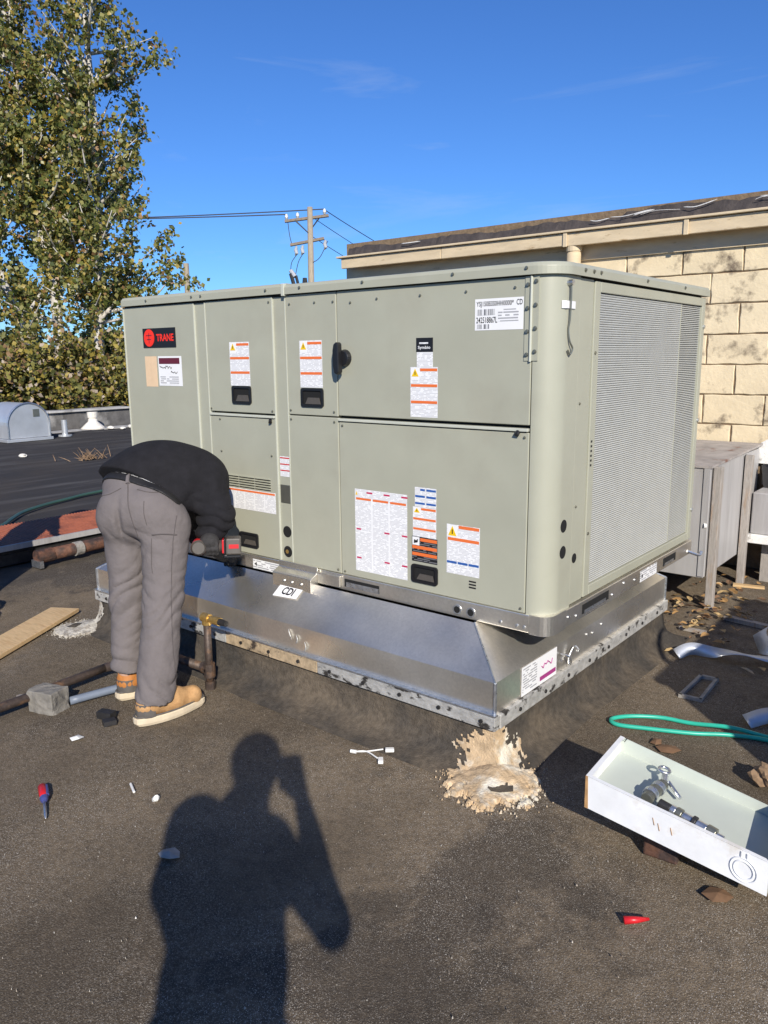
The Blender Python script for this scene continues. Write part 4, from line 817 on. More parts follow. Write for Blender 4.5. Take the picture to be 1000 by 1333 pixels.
for pts in ([(-26.85, 25.8, 6.35), (-27.0, 25.6, 6.0), (-27.0, 25.5, 5.6)], [(-27.3, 25.7, 8.0), (-27.2, 25.7, 7.3), (-27.05, 25.7, 6.8)], [(-26.62, 26.0, 6.4), (-26.75, 25.8, 6.0), (-26.75, 25.55, 5.3)], [(-25.8, 26.9, 7.0), (-26.0, 26.5, 6.2), (-26.3, 26.1, 5.9)]):
    MB().tube(curve_pts(pts, 5), 0.018, 5).build('jumper_wire', 'wire', up)
def span(a, b, sag, label, r=0.028):
    a, b = Vector(a), Vector(b); pts = [a.lerp(b, i / 24) - Vector((0, 0, sag * 4 * (i / 24) * (1 - i / 24))) for i in range(25)]
    solo(MB().tube(pts, r, 5), 'power_line', 'wire', a, label, 'wire', 'wires of the utility pole')
span((-27.33, 25.66, 8.24), (-62, -3.0, 9.2), 0.55, 'upper power line leaving the pole to the left')
span((-25.95, 26.87, 8.48), (-62, -2.2, 9.0), 0.65, 'lower power line leaving the pole to the left')
span((-25.95, 26.87, 8.45), (-26.0, 41.0, 5.2), 0.25, 'thick power line from the pole tip down to the right', 0.02)
span((-26.55, 26.35, 8.25), (-27.6, 40.0, 5.2), 0.25, 'middle power line from the pole down to the right', 0.016)
span((-26.4, 26.2, 7.3), (-27.6, 39.0, 4.6), 0.25, 'lowest power line from the pole down to the right', 0.016)
span((-19.5, 4.5, 1.10), (-16.2, 9.8, 1.75), 0.25, 'thin dark cable hanging low in front of the bushes', 0.022)
solo(MB().tube([(-36.8, 26.9, -4.6), (-36.93, 26.93, 6.82)], [0.21, 0.155], 12), 'pole_stub', 'pole_wood', (-36.8, 26.9, -4.6), 'bare wooden pole top showing above the left end of the unit', 'pole')

# ------------------------------------------------------------------ trees and bushes
def leaf_mesh(name, m, parent, C, size, up=0.0):
    """Kite shaped leaves, one small folded face pair each, scattered at the points C."""
    n = len(C); d = RNG.normal(size=(n, 3)); d[:, 2] -= 0.35; d /= np.linalg.norm(d, axis=1)[:, None]
    w = RNG.normal(size=(n, 3)); w -= (w * d).sum(1)[:, None] * d; w /= np.linalg.norm(w, axis=1)[:, None]; nn_ = np.cross(d, w)
    s = (size * RNG.uniform(0.65, 1.25, n))[:, None]; o0 = np.array(org(parent)); C = C - o0
    V = np.stack([C, C + (d * 0.45 + w * 0.42 + nn_ * 0.08) * s, C + d * s, C + (d * 0.45 - w * 0.42 + nn_ * 0.08) * s], 1).reshape(-1, 3)
    me = bpy.data.meshes.new(name); me.vertices.add(4 * n); me.vertices.foreach_set('co', V.ravel())
    me.loops.add(6 * n); me.loops.foreach_set('vertex_index', (np.arange(n)[:, None] * 4 + np.array([0, 1, 2, 0, 2, 3])).ravel())
    me.polygons.add(2 * n); me.polygons.foreach_set('loop_start', np.arange(0, 6 * n, 3)); me.update(calc_edges=True); me.validate()
    me.materials.append(mt(m)); o = bpy.data.objects.new(name, me); COL.objects.link(o); o.parent = parent; return o
tr = thing('poplar_tree', (-18.7, 8.9, -4.6), 'tall pale barked poplar tree with green and yellowing leaves', 'tree')
trunkA = curve_pts([(-18.6, 8.9, -4.6), (-18.75, 8.85, -1), (-19.0, 8.84, 2.45), (-19.4, 9.0, 4.27), (-20.05, 8.78, 5.5), (-20.38, 8.87, 6.9), (-20.62, 9.17, 8.9), (-20.95, 9.35, 10.9), (-21.1, 9.4, 15.0)], 5)
trunkB = curve_pts([(-18.3, 9.1, -4.6), (-18.0, 9.36, 1.2), (-18.25, 9.62, 3.0), (-18.5, 10.0, 5.5), (-18.7, 10.2, 8.0), (-19.0, 10.3, 11.5), (-19.2, 10.3, 14.5)], 5)
trunkC = curve_pts([(-18.7, 8.8, -3.0), (-19.4, 8.4, 1.5), (-20.1, 8.0, 3.6), (-20.9, 7.9, 6.0), (-21.6, 7.8, 9.5), (-21.9, 7.8, 13)], 5)
for tkk, r0 in ((trunkA, 0.155), (trunkB, 0.14), (trunkC, 0.13)):
    MB().tube(tkk, [r0 * (1 - 0.85 * (i / (len(tkk) - 1)) ** 0.9) + 0.02 for i in range(len(tkk))], 10).build('trunk', 'bark', tr, smooth=True)
Cs = []; lim = MB(); axis = Vector((-19.25, 9.45, 0))
for i in range(180):
    tk = random.choice((trunkA, trunkA, trunkB, trunkB, trunkC)); p = tk[random.randint(int(len(tk) * 0.24), len(tk) - 2)]
    a = random.uniform(0, 2 * math.pi); el = R(random.uniform(15, 64)); L = random.uniform(1.5, 2.9) * (1.1 - 0.03 * max(p.z, 0))
    dv = Vector((math.cos(a) * math.cos(el), math.sin(a) * math.cos(el), math.sin(el)))
    tip = p + dv * L; rxy = Vector((tip.x - axis.x, tip.y - axis.y, 0))
    if rxy.length > 3.3: tip -= rxy * (1 - 3.3 / rxy.length)
    if tip.z < 0.6 and random.random() < 0.5: continue
    mid = p.lerp(tip, 0.5) + Vector((random.gauss(0, 0.15), random.gauss(0, 0.15), -0.15)); br = curve_pts([p, mid, tip], 4)
    lim.tube(br, [0.055 * (1 - 0.85 * k / (len(br) - 1)) for k in range(len(br))], 6)
    nl = int(150 * L)
    tt = RNG.uniform(0.22, 1.06, nl); P0, P1, P2 = (np.array(v) for v in (p, mid, tip)); tt_ = tt[:, None]
    base_ = (1 - tt_) ** 2 * P0 + 2 * tt_ * (1 - tt_) * (2 * P1 - 0.5 * (P0 + P2)) + tt_ ** 2 * P2
    # leaves gather on short side twigs, which leaves gaps between clumps
    ntw = max(4, int(L * 4)); tw = RNG.normal(scale=0.36, size=(ntw, 3)); kk = np.clip((tt * ntw).astype(int), 0, ntw - 1)
    Cs.append(base_ + tw[kk] * RNG.uniform(0.2, 1.15, (nl, 1)) + RNG.normal(scale=0.085, size=(nl, 3)))
lim.build('limbs', 'bark', tr, smooth=True)
leaf_mesh('crown', 'leaves_poplar', tr, np.concatenate(Cs), 0.128)
def bush(x, y, rx, ry, top, n, label, seed, size=0.13, name='bush', m='leaves_vine'):
    rn = np.random.default_rng(seed); t = thing(name, (x, y, -4.6), label, 'bush', 'bushes beyond the parapet'); c = []
    for k in range(60):
        cc = np.array([x, y, 0]) + rn.normal(scale=(rx * 0.45, ry * 0.45, 0)); cc[2] = rn.uniform(-0.9, top - 0.4); r = rn.uniform(0.45, 0.85)
        q = rn.normal(size=(n // 60, 3)); q /= np.linalg.norm(q, axis=1)[:, None]; c.append(cc + q * r * rn.uniform(0.55, 1.0, (n // 60, 1)) * np.array([1, 1, 0.8]))
    st = MB()
    for k in range(5):
        a = random.uniform(0, 6.28); b = Vector((x, y, -4.6)); e = Vector((x + math.cos(a) * rx * 0.7, y + math.sin(a) * ry * 0.7, top * random.uniform(0.5, 1.15)))
        st.tube(curve_pts([b, b.lerp(e, 0.6) + Vector((0, 0, 0.5)), e], 4), [0.03] * 4 + [0.025, 0.02, 0.015, 0.01, 0.006], 5)
    st.build('stems', 'twig', t); leaf_mesh('foliage', m, t, np.concatenate(c), size)
for k, (x, y, rx, ry, top, n, lab) in enumerate(((-18.6, 5.7, 1.5, 1.5, 1.9, 8000, 'yellow green bush behind the silver hood at the left edge'), (-18.0, 7.2, 1.4, 1.4, 2.3, 8500, 'dense olive bush at the foot of the poplar'),
        (-17.4, 8.6, 1.4, 1.4, 2.1, 8500, 'yellowing bush just right of the pale trunk'), (-16.9, 10.1, 1.4, 1.4, 2.3, 8500, 'bushy growth right beside the end of the unit'), (-16.0, 11.4, 1.3, 1.3, 2.6, 7000, 'bush mostly hidden behind the end of the unit'))):
    bush(x, y, rx, ry, top, n, lab, 20 + k)
for k, (x, y) in enumerate(((-24, 6.5), (-23, 9.5), (-22, 12.5))):
    bush(x, y, 2.4, 2.4, 2.6, 7000, ('far dark thicket at the left edge behind the bushes', 'far dark thicket in the middle behind the poplar', 'far dark thicket behind the end of the unit')[k], 40 + k, 0.2, 'thicket', 'leaves_poplar')

# ------------------------------------------------------------------ duct on wooden legs at the right
du = thing('metal_duct', (-0.6, 2.7, 0), 'weathered grey sheet metal duct on wooden legs against the block building', 'duct')
DX0, DX1, DY0, DY1, DZ0, DZ1 = -1.5, 0.0, 2.13, 3.22, 0.185, 0.842
MB().box(DX0, DX1 - 0.002, DY0, DY0 + 0.02, DZ0, DZ1).build('front_sheet', 'duct', du, bevel=0.003)
MB().box(DX1 - 0.02, DX1, DY0 + 0.021, 2.85, DZ0 + 0.001, DZ1).build('side_sheet', 'duct', du, bevel=0.003)
MB().box(DX1 - 0.022, DX1 - 0.006, 2.852, DY1, DZ0 + 0.03, DZ1).build('side_sheet', 'duct', du, bevel=0.003)
MB().slab((DX0, DY0 - 0.01, DZ1 + 0.004), (DX1 + 0.012, DY0 - 0.01, DZ1 + 0.004), (DX1 + 0.012, DY1, DZ1 + 0.035), (DX0, DY1, DZ1 + 0.035), 0.014).build('top_sheet', 'duct_top', du)
MB().box(DX0, DX1 - 0.025, DY0 + 0.022, DY1, DZ0, DZ0 + 0.01).build('bottom_sheet', 'duct', du); MB().box(DX0, DX0 + 0.02, DY0 + 0.022, DY1, DZ0 + 0.012, DZ1).build('side_sheet', 'duct', du)
MB().box(DX1 - 0.002, DX1 + 0.008, 2.842, 2.862, DZ0 + 0.02, DZ1 - 0.005).build('standing_seam', 'dark_gap', du)
MB().box(DX1 - 0.03, DX1 + 0.004, DY0 - 0.008, DY0 - 0.001, DZ0 + 0.01, DZ1 - 0.01).build('corner_trim', 'duct', du)
for y, z0, z1 in ((2.185, -0.01, 0.838), (2.835, -0.01, 0.838)): MB().box(0.009, 0.055, y - 0.022, y + 0.022, z0, z1).build('wooden_leg', 'wood_grey', du, bevel=0.004)
MB().box(-1.38, -1.33, 2.16, 2.21, -0.01, 0.183).build('wooden_leg', 'wood_grey', du); MB().box(-0.72, -0.67, 2.16, 2.21, -0.01, 0.183).build('wooden_leg', 'wood_grey', du)
MB().tube([(0.0, DY0 - 0.003, 0.50), (-0.012, DY0 - 0.012, 0.50)], 0.014, 8).build('sealant_dab', 'paint_white', du)
ob = thing('white_cabinet', (0.6, 3.0, 0.2), 'pale grey metal box behind the duct at the right edge', 'metal box')
MB().box(0.06, 1.0, 2.86, 3.20, 0.33, 0.60).build('box_body', 'duct', ob, bevel=0.008); MB().box(0.04, 1.02, 2.84, 3.21, 0.270, 0.328).build('bottom_lip', 'paint_white', ob, bevel=0.005)
for x in (0.15, 0.9): MB().box(x - 0.03, x + 0.03, 2.95, 3.05, 0.0, 0.269).build('leg', 'wood_grey', ob)
solo(MB().box(-0.12, 0.30, 2.02, 2.06, -0.005, 0.018, Matrix.Rotation(R(-8), 4, 'Z')), 'lath', 'wood_grey', (0.1, 2.05, 0), 'thin grey lath lying by the front duct leg', 'wood strip')
solo(MB().box(0.02, 0.16, 1.70, 1.725, -0.003, 0.014), 'lath', 'wood_grey', (0.1, 1.71, 0), 'short pale splinter of wood right of the curb corner', 'wood strip')
solo(MB().slab((0.02, 2.72, 0.012), (0.20, 2.76, 0.012), (0.19, 2.80, 0.012), (0.01, 2.765, 0.012), 0.016), 'lath', 'wood_new', (0.1, 2.75, 0), 'short light wood offcut at the foot of the rear duct leg', 'wood strip')

# ------------------------------------------------------------------ things on the roof round the unit
# board
q = MB(); q.slab((-2.80, -0.63, 0.032), (-2.455, -0.79, 0.030), (-2.885, -0.142, 0.030), (-3.035, -0.245, 0.032), 0.022)
q = MB(); ed = Vector((-0.50, 0.86, 0)).normalized(); pw = Vector((ed.y, -ed.x, 0)); b0 = Vector((-2.96, -0.195, 0.008))
q.slab(b0 - pw * 0.09, b0 - pw * 0.09 - ed * 1.25, b0 + pw * 0.09 - ed * 1.25, b0 + pw * 0.09, 0.022); q.v = [(x, y, z + 0.022 if False else z) for x, y, z in q.v]
zs = sorted(p[2] for p in q.v); q.v = [(x, y, z - zs[0] + 0.004) for x, y, z in q.v]
solo(q, 'wooden_board', 'wood_new', b0, 'new yellow pine board lying on the roof at the left', 'board', bevel=0.002)
# gas piping
gp = thing('gas_pipe', (-1.6, -0.6, 0), 'rusty black gas pipe with upright drip leg and brass fitting', 'pipe')
MB().tube(curve_pts([(-1.80, -1.55, 0.06), (-1.82, -1.12, 0.06), (-1.83, -0.97, 0.06), (-1.86, -0.60, 0.06)], 3), 0.020, 12).build('run_pipe', 'pipe_black', gp, smooth=True)
MB().tube([(-1.86, -0.61, 0.06), (-1.74, -0.36, 0.08), (-1.42, -0.36, 0.085)], 0.021, 12).build('run_pipe', 'pipe_black', gp, smooth=True)
MB().tube([(-1.405, -0.36, -0.01), (-1.405, -0.36, 0.315)], 0.017, 12).build('drip_leg', 'pipe_black', gp, smooth=True)
MB().tube([(-1.405, -0.36, 0.05), (-1.405, -0.36, 0.115)], 0.026, 12).build('tee', 'pipe_black', gp); MB().tube([(-1.45, -0.36, 0.085), (-1.405, -0.36, 0.085)], 0.026, 12).build('tee_branch', 'pipe_black', gp)
MB().tube([(-1.405, -0.36, -0.008), (-1.405, -0.36, 0.03)], 0.024, 8).build('drip_cap', 'pipe_black', gp)
MB().tube([(-1.405, -0.36, 0.30), (-1.405, -0.36, 0.338)], 0.022, 12).build('elbow', 'brass', gp)
MB().tube([(-1.43, -0.36, 0.330), (-1.385, -0.36, 0.330), (-1.384, -0.36, 0.330), (-1.35, -0.36, 0.330), (-1.349, -0.36, 0.330), (-1.315, -0.36, 0.330)], [0.021, 0.021, 0.016, 0.016, 0.019, 0.019], 12).build('brass_nipple', 'brass', gp)
MB().tube([(-1.316, -0.36, 0.330), (-1.27, -0.36, 0.330)], [0.016, 0.013], 10).build('thread_end', 'steel_dark', gp)
solo(MB().tube(curve_pts([(-1.66, -0.60, 0.025), (-1.70, -0.72, 0.022), (-1.735, -0.86, 0.02)], 4), 0.018, 10), 'conduit', 'conduit', (-1.7, -0.72, 0), 'short blue grey conduit beside the pipe left of the boots', 'conduit', smooth=True)
q = MB(); bm = bmesh.new(); bmesh.ops.create_cube(bm, size=1); bmesh.ops.subdivide_edges(bm, edges=bm.edges, cuts=4, use_grid_fill=True)
Mx = Matrix.Translation((-1.775, -0.935, 0.045)) @ Matrix.Rotation(R(18), 4, 'Z') @ Matrix.Diagonal((0.135, 0.10, 0.10, 1))
rnn = random.Random(4); vs = [tuple(Mx @ (v.co * (1 + rnn.uniform(-0.06, 0.05)))) for v in bm.verts]; fs = [tuple(v.index for v in f.verts) for f in bm.faces]; bm.free()
solo(q.add(vs, fs), 'concrete_block', 'stone', (-1.775, -0.935, 0), 'rough grey stone block propping the gas pipe', 'block', bevel=0.004)
MB_ = [(-2.0, -0.87, 0.10, 35), (-1.70, -0.66, 0.05, 10)]
solo(MB().box(-0.09, 0.09, -0.018, 0.018, 0.0, 0.012, Matrix.Translation((-1.93, -0.90, 0.004)) @ Matrix.Rotation(R(60), 4, 'Z')), 'wood_offcut', 'wood_grey', (-1.93, -0.90, 0), 'pale wooden offcut lying behind the stone block', 'wood strip')
solo(MB().box(-0.035, 0.035, -0.02, 0.02, 0.0, 0.03, Matrix.Translation((-1.50, -0.83, 0)) @ Matrix.Rotation(R(20), 4, 'Z')).box(-0.02, 0.03, -0.02, 0.02, 0.0, 0.02, Matrix.Translation((-1.44, -0.86, 0)) @ Matrix.Rotation(R(70), 4, 'Z')), 'torn_scrap', 'steel_dark', (-1.48, -0.84, 0), 'small dark torn scrap behind the near boot heel', 'scrap')
# folded metal pan with chain hoist parts
tp = thing('metal_pan', (0.7, -0.32, 0.145), 'open grey green sheet metal pan with flanges coloured sunlit white, propped on a block', 'metal pan')
ax = Vector((0.998, 0.058, 0)).normalized(); ay = Vector((-0.058, 0.998, 0)); A0 = Vector((0.455, -0.440, 0)); LEN, WID = 0.505, 0.30; ZF, ZR, ZB = 0.196, 0.248, 0.145
def tpt(u, w, z): return tuple(A0 + ax * u + ay * w + Vector((0, 0, z - 0.165 * u)))      # the pan slopes down to the right
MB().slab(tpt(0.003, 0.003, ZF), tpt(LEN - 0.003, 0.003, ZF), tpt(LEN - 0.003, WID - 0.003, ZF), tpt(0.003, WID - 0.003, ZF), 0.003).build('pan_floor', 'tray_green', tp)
fw_ = MB().slab(tpt(0, 0, ZB), tpt(LEN, 0, ZB), tpt(LEN, 0, ZR - 0.004), tpt(0, 0, ZR), 0.003).build('front_flange', 'tray_sunlit', tp)
MB().slab(tpt(0, 0.0, ZR + 0.001), tpt(LEN, 0.0, ZR - 0.003), tpt(LEN, 0.012, ZR - 0.003), tpt(0, 0.012, ZR + 0.001), 0.002).build('front_lip', 'tray_sunlit', tp)
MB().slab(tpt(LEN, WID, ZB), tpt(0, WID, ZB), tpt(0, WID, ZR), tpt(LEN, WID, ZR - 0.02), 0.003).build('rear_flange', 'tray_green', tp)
MB().slab(tpt(0, WID, ZB), tpt(0, 0.004, ZB), tpt(0, 0.004, ZR), tpt(0, WID, ZR), 0.003).build('end_flange', 'tray_sunlit', tp)
MB().slab(tpt(0, 0.004, ZR + 0.001), tpt(0.014, 0.004, ZR + 0.001), tpt(0.014, WID, ZR + 0.001), tpt(0, WID, ZR + 0.001), 0.002).build('end_lip', 'tray_sunlit', tp)
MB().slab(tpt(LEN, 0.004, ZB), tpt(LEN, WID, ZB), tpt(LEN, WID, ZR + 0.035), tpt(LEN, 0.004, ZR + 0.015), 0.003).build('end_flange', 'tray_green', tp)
MB().slab(tpt(-0.001, -0.0015, ZB), tpt(0.010, -0.0015, ZB), tpt(0.006, -0.0015, ZR), tpt(-0.001, -0.0015, ZR), 0.001).build('rust_edge', 'tray_rust', tp)
MB().slab(tpt(0.022, WID - 0.03, ZR + 0.0025), tpt(0.024, WID - 0.03, ZR + 0.0025), tpt(0.024, WID - 0.002, ZR + 0.0025), tpt(0.022, WID - 0.002, ZR + 0.0025), 0.001).build('slit', 'black_hole', tp)
def ring_pts(u, z, r, n=28): return [Vector(tpt(u + r * math.cos(2 * math.pi * i / n), -0.002, z + r * math.sin(2 * math.pi * i / n))) for i in range(n + 1)]
for r in (0.034, 0.025): MB().tube(ring_pts(0.445, 0.190, r), 0.0025, 6).build('knockout_ring', 'tray_sunlit', fw_)
for (w, wz) in ((0.425, 0.015), (0.440, 0.02)): MB().tube([tpt(w + 0.012, -0.002, 0.224), tpt(w + 0.012, -0.002, 0.241)], 0.003, 6).build('embossed_rib', 'tray_sunlit', fw_)
for u, z in ((0.20, 0.215), (0.215, 0.205), (0.25, 0.21)): MB().tube([tpt(u, -0.001, z), tpt(u + 0.006, -0.002, z - 0.02)], 0.0009, 5).build('scratch_nick', 'tray_rust', fw_)
q = MB().box(-0.05, 0.05, -0.06, 0.06, 0.0, 0.1045, Matrix.Translation((0.650, -0.285, 0)) @ Matrix.Rotation(R(4), 4, 'Z'))
solo(q, 'support_block', 'rust', (0.650, -0.285, 0), 'dark brown support block in the shade under the metal pan', 'block', bevel=0.006)
ht = thing('chain_hook', (0.66, -0.36, ZF), 'steel hook and swivel chain fitting lying in the metal pan', 'hook')
def hp(u, w, z): return tpt(u, w, z)
MB().tube([Vector(hp(0.165 + 0.016 * math.cos(a), 0.225 + 0.016 * math.sin(a), ZF + 0.045)) for a in [2 * math.pi * i / 20 for i in range(21)]], 0.005, 8).build('eye', 'zinc', ht, smooth=True)
MB().tube([hp(0.173, 0.205, ZF + 0.040), hp(0.180, 0.175, ZF + 0.035)], 0.010, 10).build('eye_shank', 'zinc', ht)
MB().tube([hp(0.190, 0.185, ZF + 0.036), hp(0.235, 0.150, ZF + 0.022)], 0.006, 8).build('pin', 'zinc', ht)
for k, (u, w, r, l) in enumerate(((0.178, 0.160, 0.018, 0.018), (0.174, 0.138, 0.022, 0.02), (0.170, 0.115, 0.020, 0.02), (0.166, 0.092, 0.023, 0.02), (0.165, 0.068, 0.018, 0.018))):
    MB().tube([hp(u, w + l / 2, ZF + 0.030), hp(u - 0.002, w - l / 2, ZF + 0.028)], r, 12).build('knurled_ring', 'zinc' if k % 2 else 'screw', ht, bevel=0.002)
u = 0.200
for k, (l, r, m_) in enumerate(((0.035, 0.015, 'steel_dark'), (0.016, 0.017, 'zinc'), (0.018, 0.019, 'screw'), (0.028, 0.015, 'zinc'), (0.012, 0.020, 'steel_dark'), (0.030, 0.016, 'zinc'), (0.026, 0.019, 'screw'), (0.02, 0.010, 'zinc'))):
    MB().tube([hp(u, 0.058 - (u - 0.185) * 0.16, ZF + 0.036), hp(u + l - 0.001, 0.058 - (u + l - 0.185) * 0.16, ZF + 0.036)], r, 14).build('barrel_section', m_, ht, bevel=0.0015); u += l
# hoses, strip metal, drain frame
solo(MB().tube(curve_pts([(1.6, 0.72, 0.012), (1.0, 0.66, 0.012), (0.72, 0.645, 0.012), (0.589, 0.603, 0.03), (0.446, 0.584, 0.012), (0.332, 0.560, 0.012), (0.228, 0.495, 0.012), (0.178, 0.425, 0.012), (0.215, 0.392, 0.012), (0.315, 0.428, 0.012), (0.478, 0.50, 0.012), (0.60, 0.575, 0.012), (0.76, 0.62, 0.012), (1.1, 0.58, 0.012), (1.6, 0.50, 0.012)], 10), 0.0085, 12), 'water_hose', 'hose_teal', (0.4, 0.5, 0), 'bright teal hose looped on the roof behind the metal pan', 'hose', smooth=True)
def ribbon(path, w, tw, name, label, z0=0.0):
    pts = curve_pts(path, 8); q = MB(); n = len(pts)
    for i, p in enumerate(pts):
        d = (pts[min(i + 1, n - 1)] - pts[max(i - 1, 0)]).normalized(); sd = Vector((-d.y, d.x, 0)).normalized(); a = tw(i / (n - 1)); v = sd * math.cos(a) + Vector((0, 0, 1)) * math.sin(a)
        q.v += [p - v * w / 2, p + v * w / 2]
    q.v = [tuple(v) for v in q.v]; q.f = [(2 * i, 2 * i + 1, 2 * i + 3, 2 * i + 2) for i in range(n - 1)]; zmin = min(v[2] for v in q.v); q.v = [(x, y, z - min(zmin, 0) + 0.004) for x, y, z in q.v]
    o = solo(q, name, 'foil', path[0], label, 'metal strip', 'aluminium strips on the roof', smooth=True); s = o.modifiers.new('t', 'SOLIDIFY'); s.thickness = 0.0015; return o
ribbon([(0.150, 1.275, 0.012), (0.20, 1.345, 0.03), (0.30, 1.385, 0.02), (0.40, 1.385, 0.04), (0.52, 1.42, 0.03), (0.75, 1.47, 0.02)], 0.06, lambda t: 0.5 + 0.7 * math.sin(t * 7), 'metal_strip', 'long crumpled aluminium strip lying in the shade at the right')
ribbon([(0.42, 1.74, 0.05), (0.46, 1.62, 0.03), (0.53, 1.50, 0.05), (0.70, 1.46, 0.06)], 0.09, lambda t: 0.7 + 0.5 * math.sin(t * 5), 'metal_strip', 'short bent aluminium strip crossing the long one at the right')
ribbon([(0.62, 0.72, 0.01), (0.70, 0.80, 0.03), (0.85, 0.86, 0.02)], 0.07, lambda t: 0.4 + 0.4 * t, 'metal_strip', 'small grey aluminium scrap just behind the teal hose')
fr_ = MB(); a_, b_, c_, d_ = [Vector((x, y, 0.0)) for x, y in ((0.318, 0.835), (0.322, 1.105), (0.392, 1.11), (0.402, 0.84))]
for p, r_ in ((a_, b_), (b_, c_), (c_, d_), (d_, a_)):
    dd = (r_ - p).normalized(); sd = Vector((-dd.y, dd.x, 0)) * 0.007; fr_.slab(p - sd - dd * 0.006 + Vector((0, 0, 0.014)), r_ - sd + dd * 0.006 + Vector((0, 0, 0.014)), r_ + sd + dd * 0.006 + Vector((0, 0, 0.014)), p + sd - dd * 0.006 + Vector((0, 0, 0.014)), 0.018)
solo(fr_, 'register_frame', 'concrete', (0.36, 0.97, 0), 'small rectangular grey frame lying in the shade', 'frame')
# screwdriver
sdv = thing('screwdriver', (-1.06, -1.33, 0), 'red and blue handled screwdriver lying on the roof', 'screwdriver')
h0, h1 = Vector((-1.17, -1.285, 0.016)), Vector((-1.095, -1.318, 0.016)); t1 = Vector((-0.985, -1.372, 0.008))
MB().tube([h0, h0.lerp(h1, 0.08), h0.lerp(h1, 0.6), h1], [0.010, 0.0155, 0.0145, 0.012], 10).build('handle', 'plastic_red', sdv, smooth=True)
MB().tube([h1, h1.lerp(t1, 0.12), h1.lerp(t1, 0.2)], [0.0145, 0.012, 0.007], 10).build('collar', 'plastic_blue', sdv); MB().tube([h0.lerp(h1, 0.1) + Vector((0.006, 0.010, 0.004)), h0.lerp(h1, 0.9) + Vector((0.006, 0.009, 0.004))], 0.007, 8).build('grip_inlay', 'plastic_blue', sdv)
MB().tube([h1, h1.lerp(t1, 0.85), t1], [0.005, 0.005, 0.0015], 8).build('shaft', 'zinc', sdv, smooth=True)
# wire tag with two white caps
wt = thing('wire_pigtail', (-0.42, -0.39, 0), 'white two wire pigtail with square caps on the roof', 'wire connector')
for e in ((-0.395, -0.335), (-0.37, -0.400)):
    MB().tube(curve_pts([(-0.485, -0.418, 0.006), (-0.445, -0.392, 0.009), (e[0] - 0.010, e[1] - 0.005, 0.009)], 5), 0.0028, 6).build('lead', 'plastic_white', wt)
for e, a in (((-0.385, -0.325), 40), ((-0.362, -0.408), -50)): MB().box(-0.017, 0.017, -0.010, 0.010, 0.0, 0.013, Matrix.Translation((e[0], e[1], 0)) @ Matrix.Rotation(R(a), 4, 'Z')).build('connector_cap', 'plastic_white', wt, bevel=0.003)
MB().tube([(-0.498, -0.422, 0.006), (-0.476, -0.414, 0.006)], 0.007, 8).build('joint', 'plastic_white', wt)
solo(MB().tube([(0.675, -0.665, 0.010), (0.70, -0.645, 0.011), (0.725, -0.620, 0.010)], [0.011, 0.009, 0.004], 8), 'wire_nut', 'plastic_red', (0.70, -0.645, 0), 'small red wire nut lying in the foreground', 'wire nut', smooth=True)
def scrap(pts, z, name, m, label, cat, group=None):
    c = Vector((sum(p[0] for p in pts) / len(pts), sum(p[1] for p in pts) / len(pts), 0)); n = len(pts); q = MB()
    q.add([(x, y, z + random.uniform(0.0, 0.008)) for x, y in pts] + [(c.x, c.y, z + 0.012)], [(i, (i + 1) % n, n) for i in range(n)]); o = solo(q, name, m, c, label, cat, group)
    s = o.modifiers.new('t', 'SOLIDIFY'); s.thickness = 0.0015; return o
scrap([(-0.545, -1.235), (-0.525, -1.205), (-0.50, -1.205), (-0.475, -1.225), (-0.49, -1.25), (-0.52, -1.262), (-0.54, -1.255)], 0.004, 'paper_scrap', 'concrete', 'torn grey paper scrap on the edge of the shadow', 'paper scrap')
scrap([(0.80, -0.43), (0.835, -0.445), (0.865, -0.42), (0.875, -0.39), (0.845, -0.375), (0.81, -0.385)], 0.004, 'dry_leaf', 'leaf_dry', 'curled brown leaf below the metal pan', 'leaf', 'fallen leaves')
scrap([(0.40, 0.31), (0.43, 0.285), (0.47, 0.30), (0.49, 0.335), (0.46, 0.355), (0.42, 0.345)], 0.006, 'dry_leaf', 'leaf_dry', 'large curled brown leaf behind the metal pan', 'leaf', 'fallen leaves')
scrap([(0.37, 0.335), (0.395, 0.325), (0.41, 0.35), (0.40, 0.375), (0.375, 0.37)], 0.006, 'dry_leaf', 'leaf_dry', 'small brown leaf left of the large curled one behind the pan', 'leaf', 'fallen leaves')
scrap([(-1.44, -1.03), (-1.415, -1.035), (-1.40, -1.01), (-1.41, -0.985), (-1.435, -0.995)], 0.004, 'paper_scrap', 'plastic_white', 'small crumpled white scrap above the screwdriver', 'paper scrap')
solo(MB().tube([(-0.955, -1.075, 0.006), (-0.90, -1.098, 0.006)], 0.0045, 8), 'cigarette_butt', 'plastic_white', (-0.93, -1.09, 0), 'thin white stick lying left of the shadow', 'litter')
solo(MB().tube([(-0.815, -1.075, -0.002), (-0.80, -1.077, 0.010), (-0.795, -1.078, 0.004)], [0.010, 0.011, 0.006], 8), 'pebble', 'plastic_white', (-0.80, -1.077, 0), 'round white pebble left of the shadow', 'pebble')
bm = bmesh.new(); bmesh.ops.create_icosphere(bm, subdivisions=3, radius=0.042); rnn = random.Random(9)
vs = [tuple(Vector((v.co.x * 1.1, v.co.y, v.co.z * 0.85)) * (1 + 0.16 * math.sin(v.co.x * 130 + v.co.z * 90) + 0.14 * math.sin(v.co.y * 170 + v.co.x * 60) + rnn.uniform(-0.12, 0.12)) + Vector((0.80, 0.275, 0.045))) for v in bm.verts]; fs = [tuple(v.index for v in f.verts) for f in bm.faces]; bm.free()
solo(MB().add(vs, fs), 'crumpled_bag', 'straw', (0.80, 0.275, 0), 'crumpled brown paper lump behind the pan at the right edge', 'litter', smooth=False)
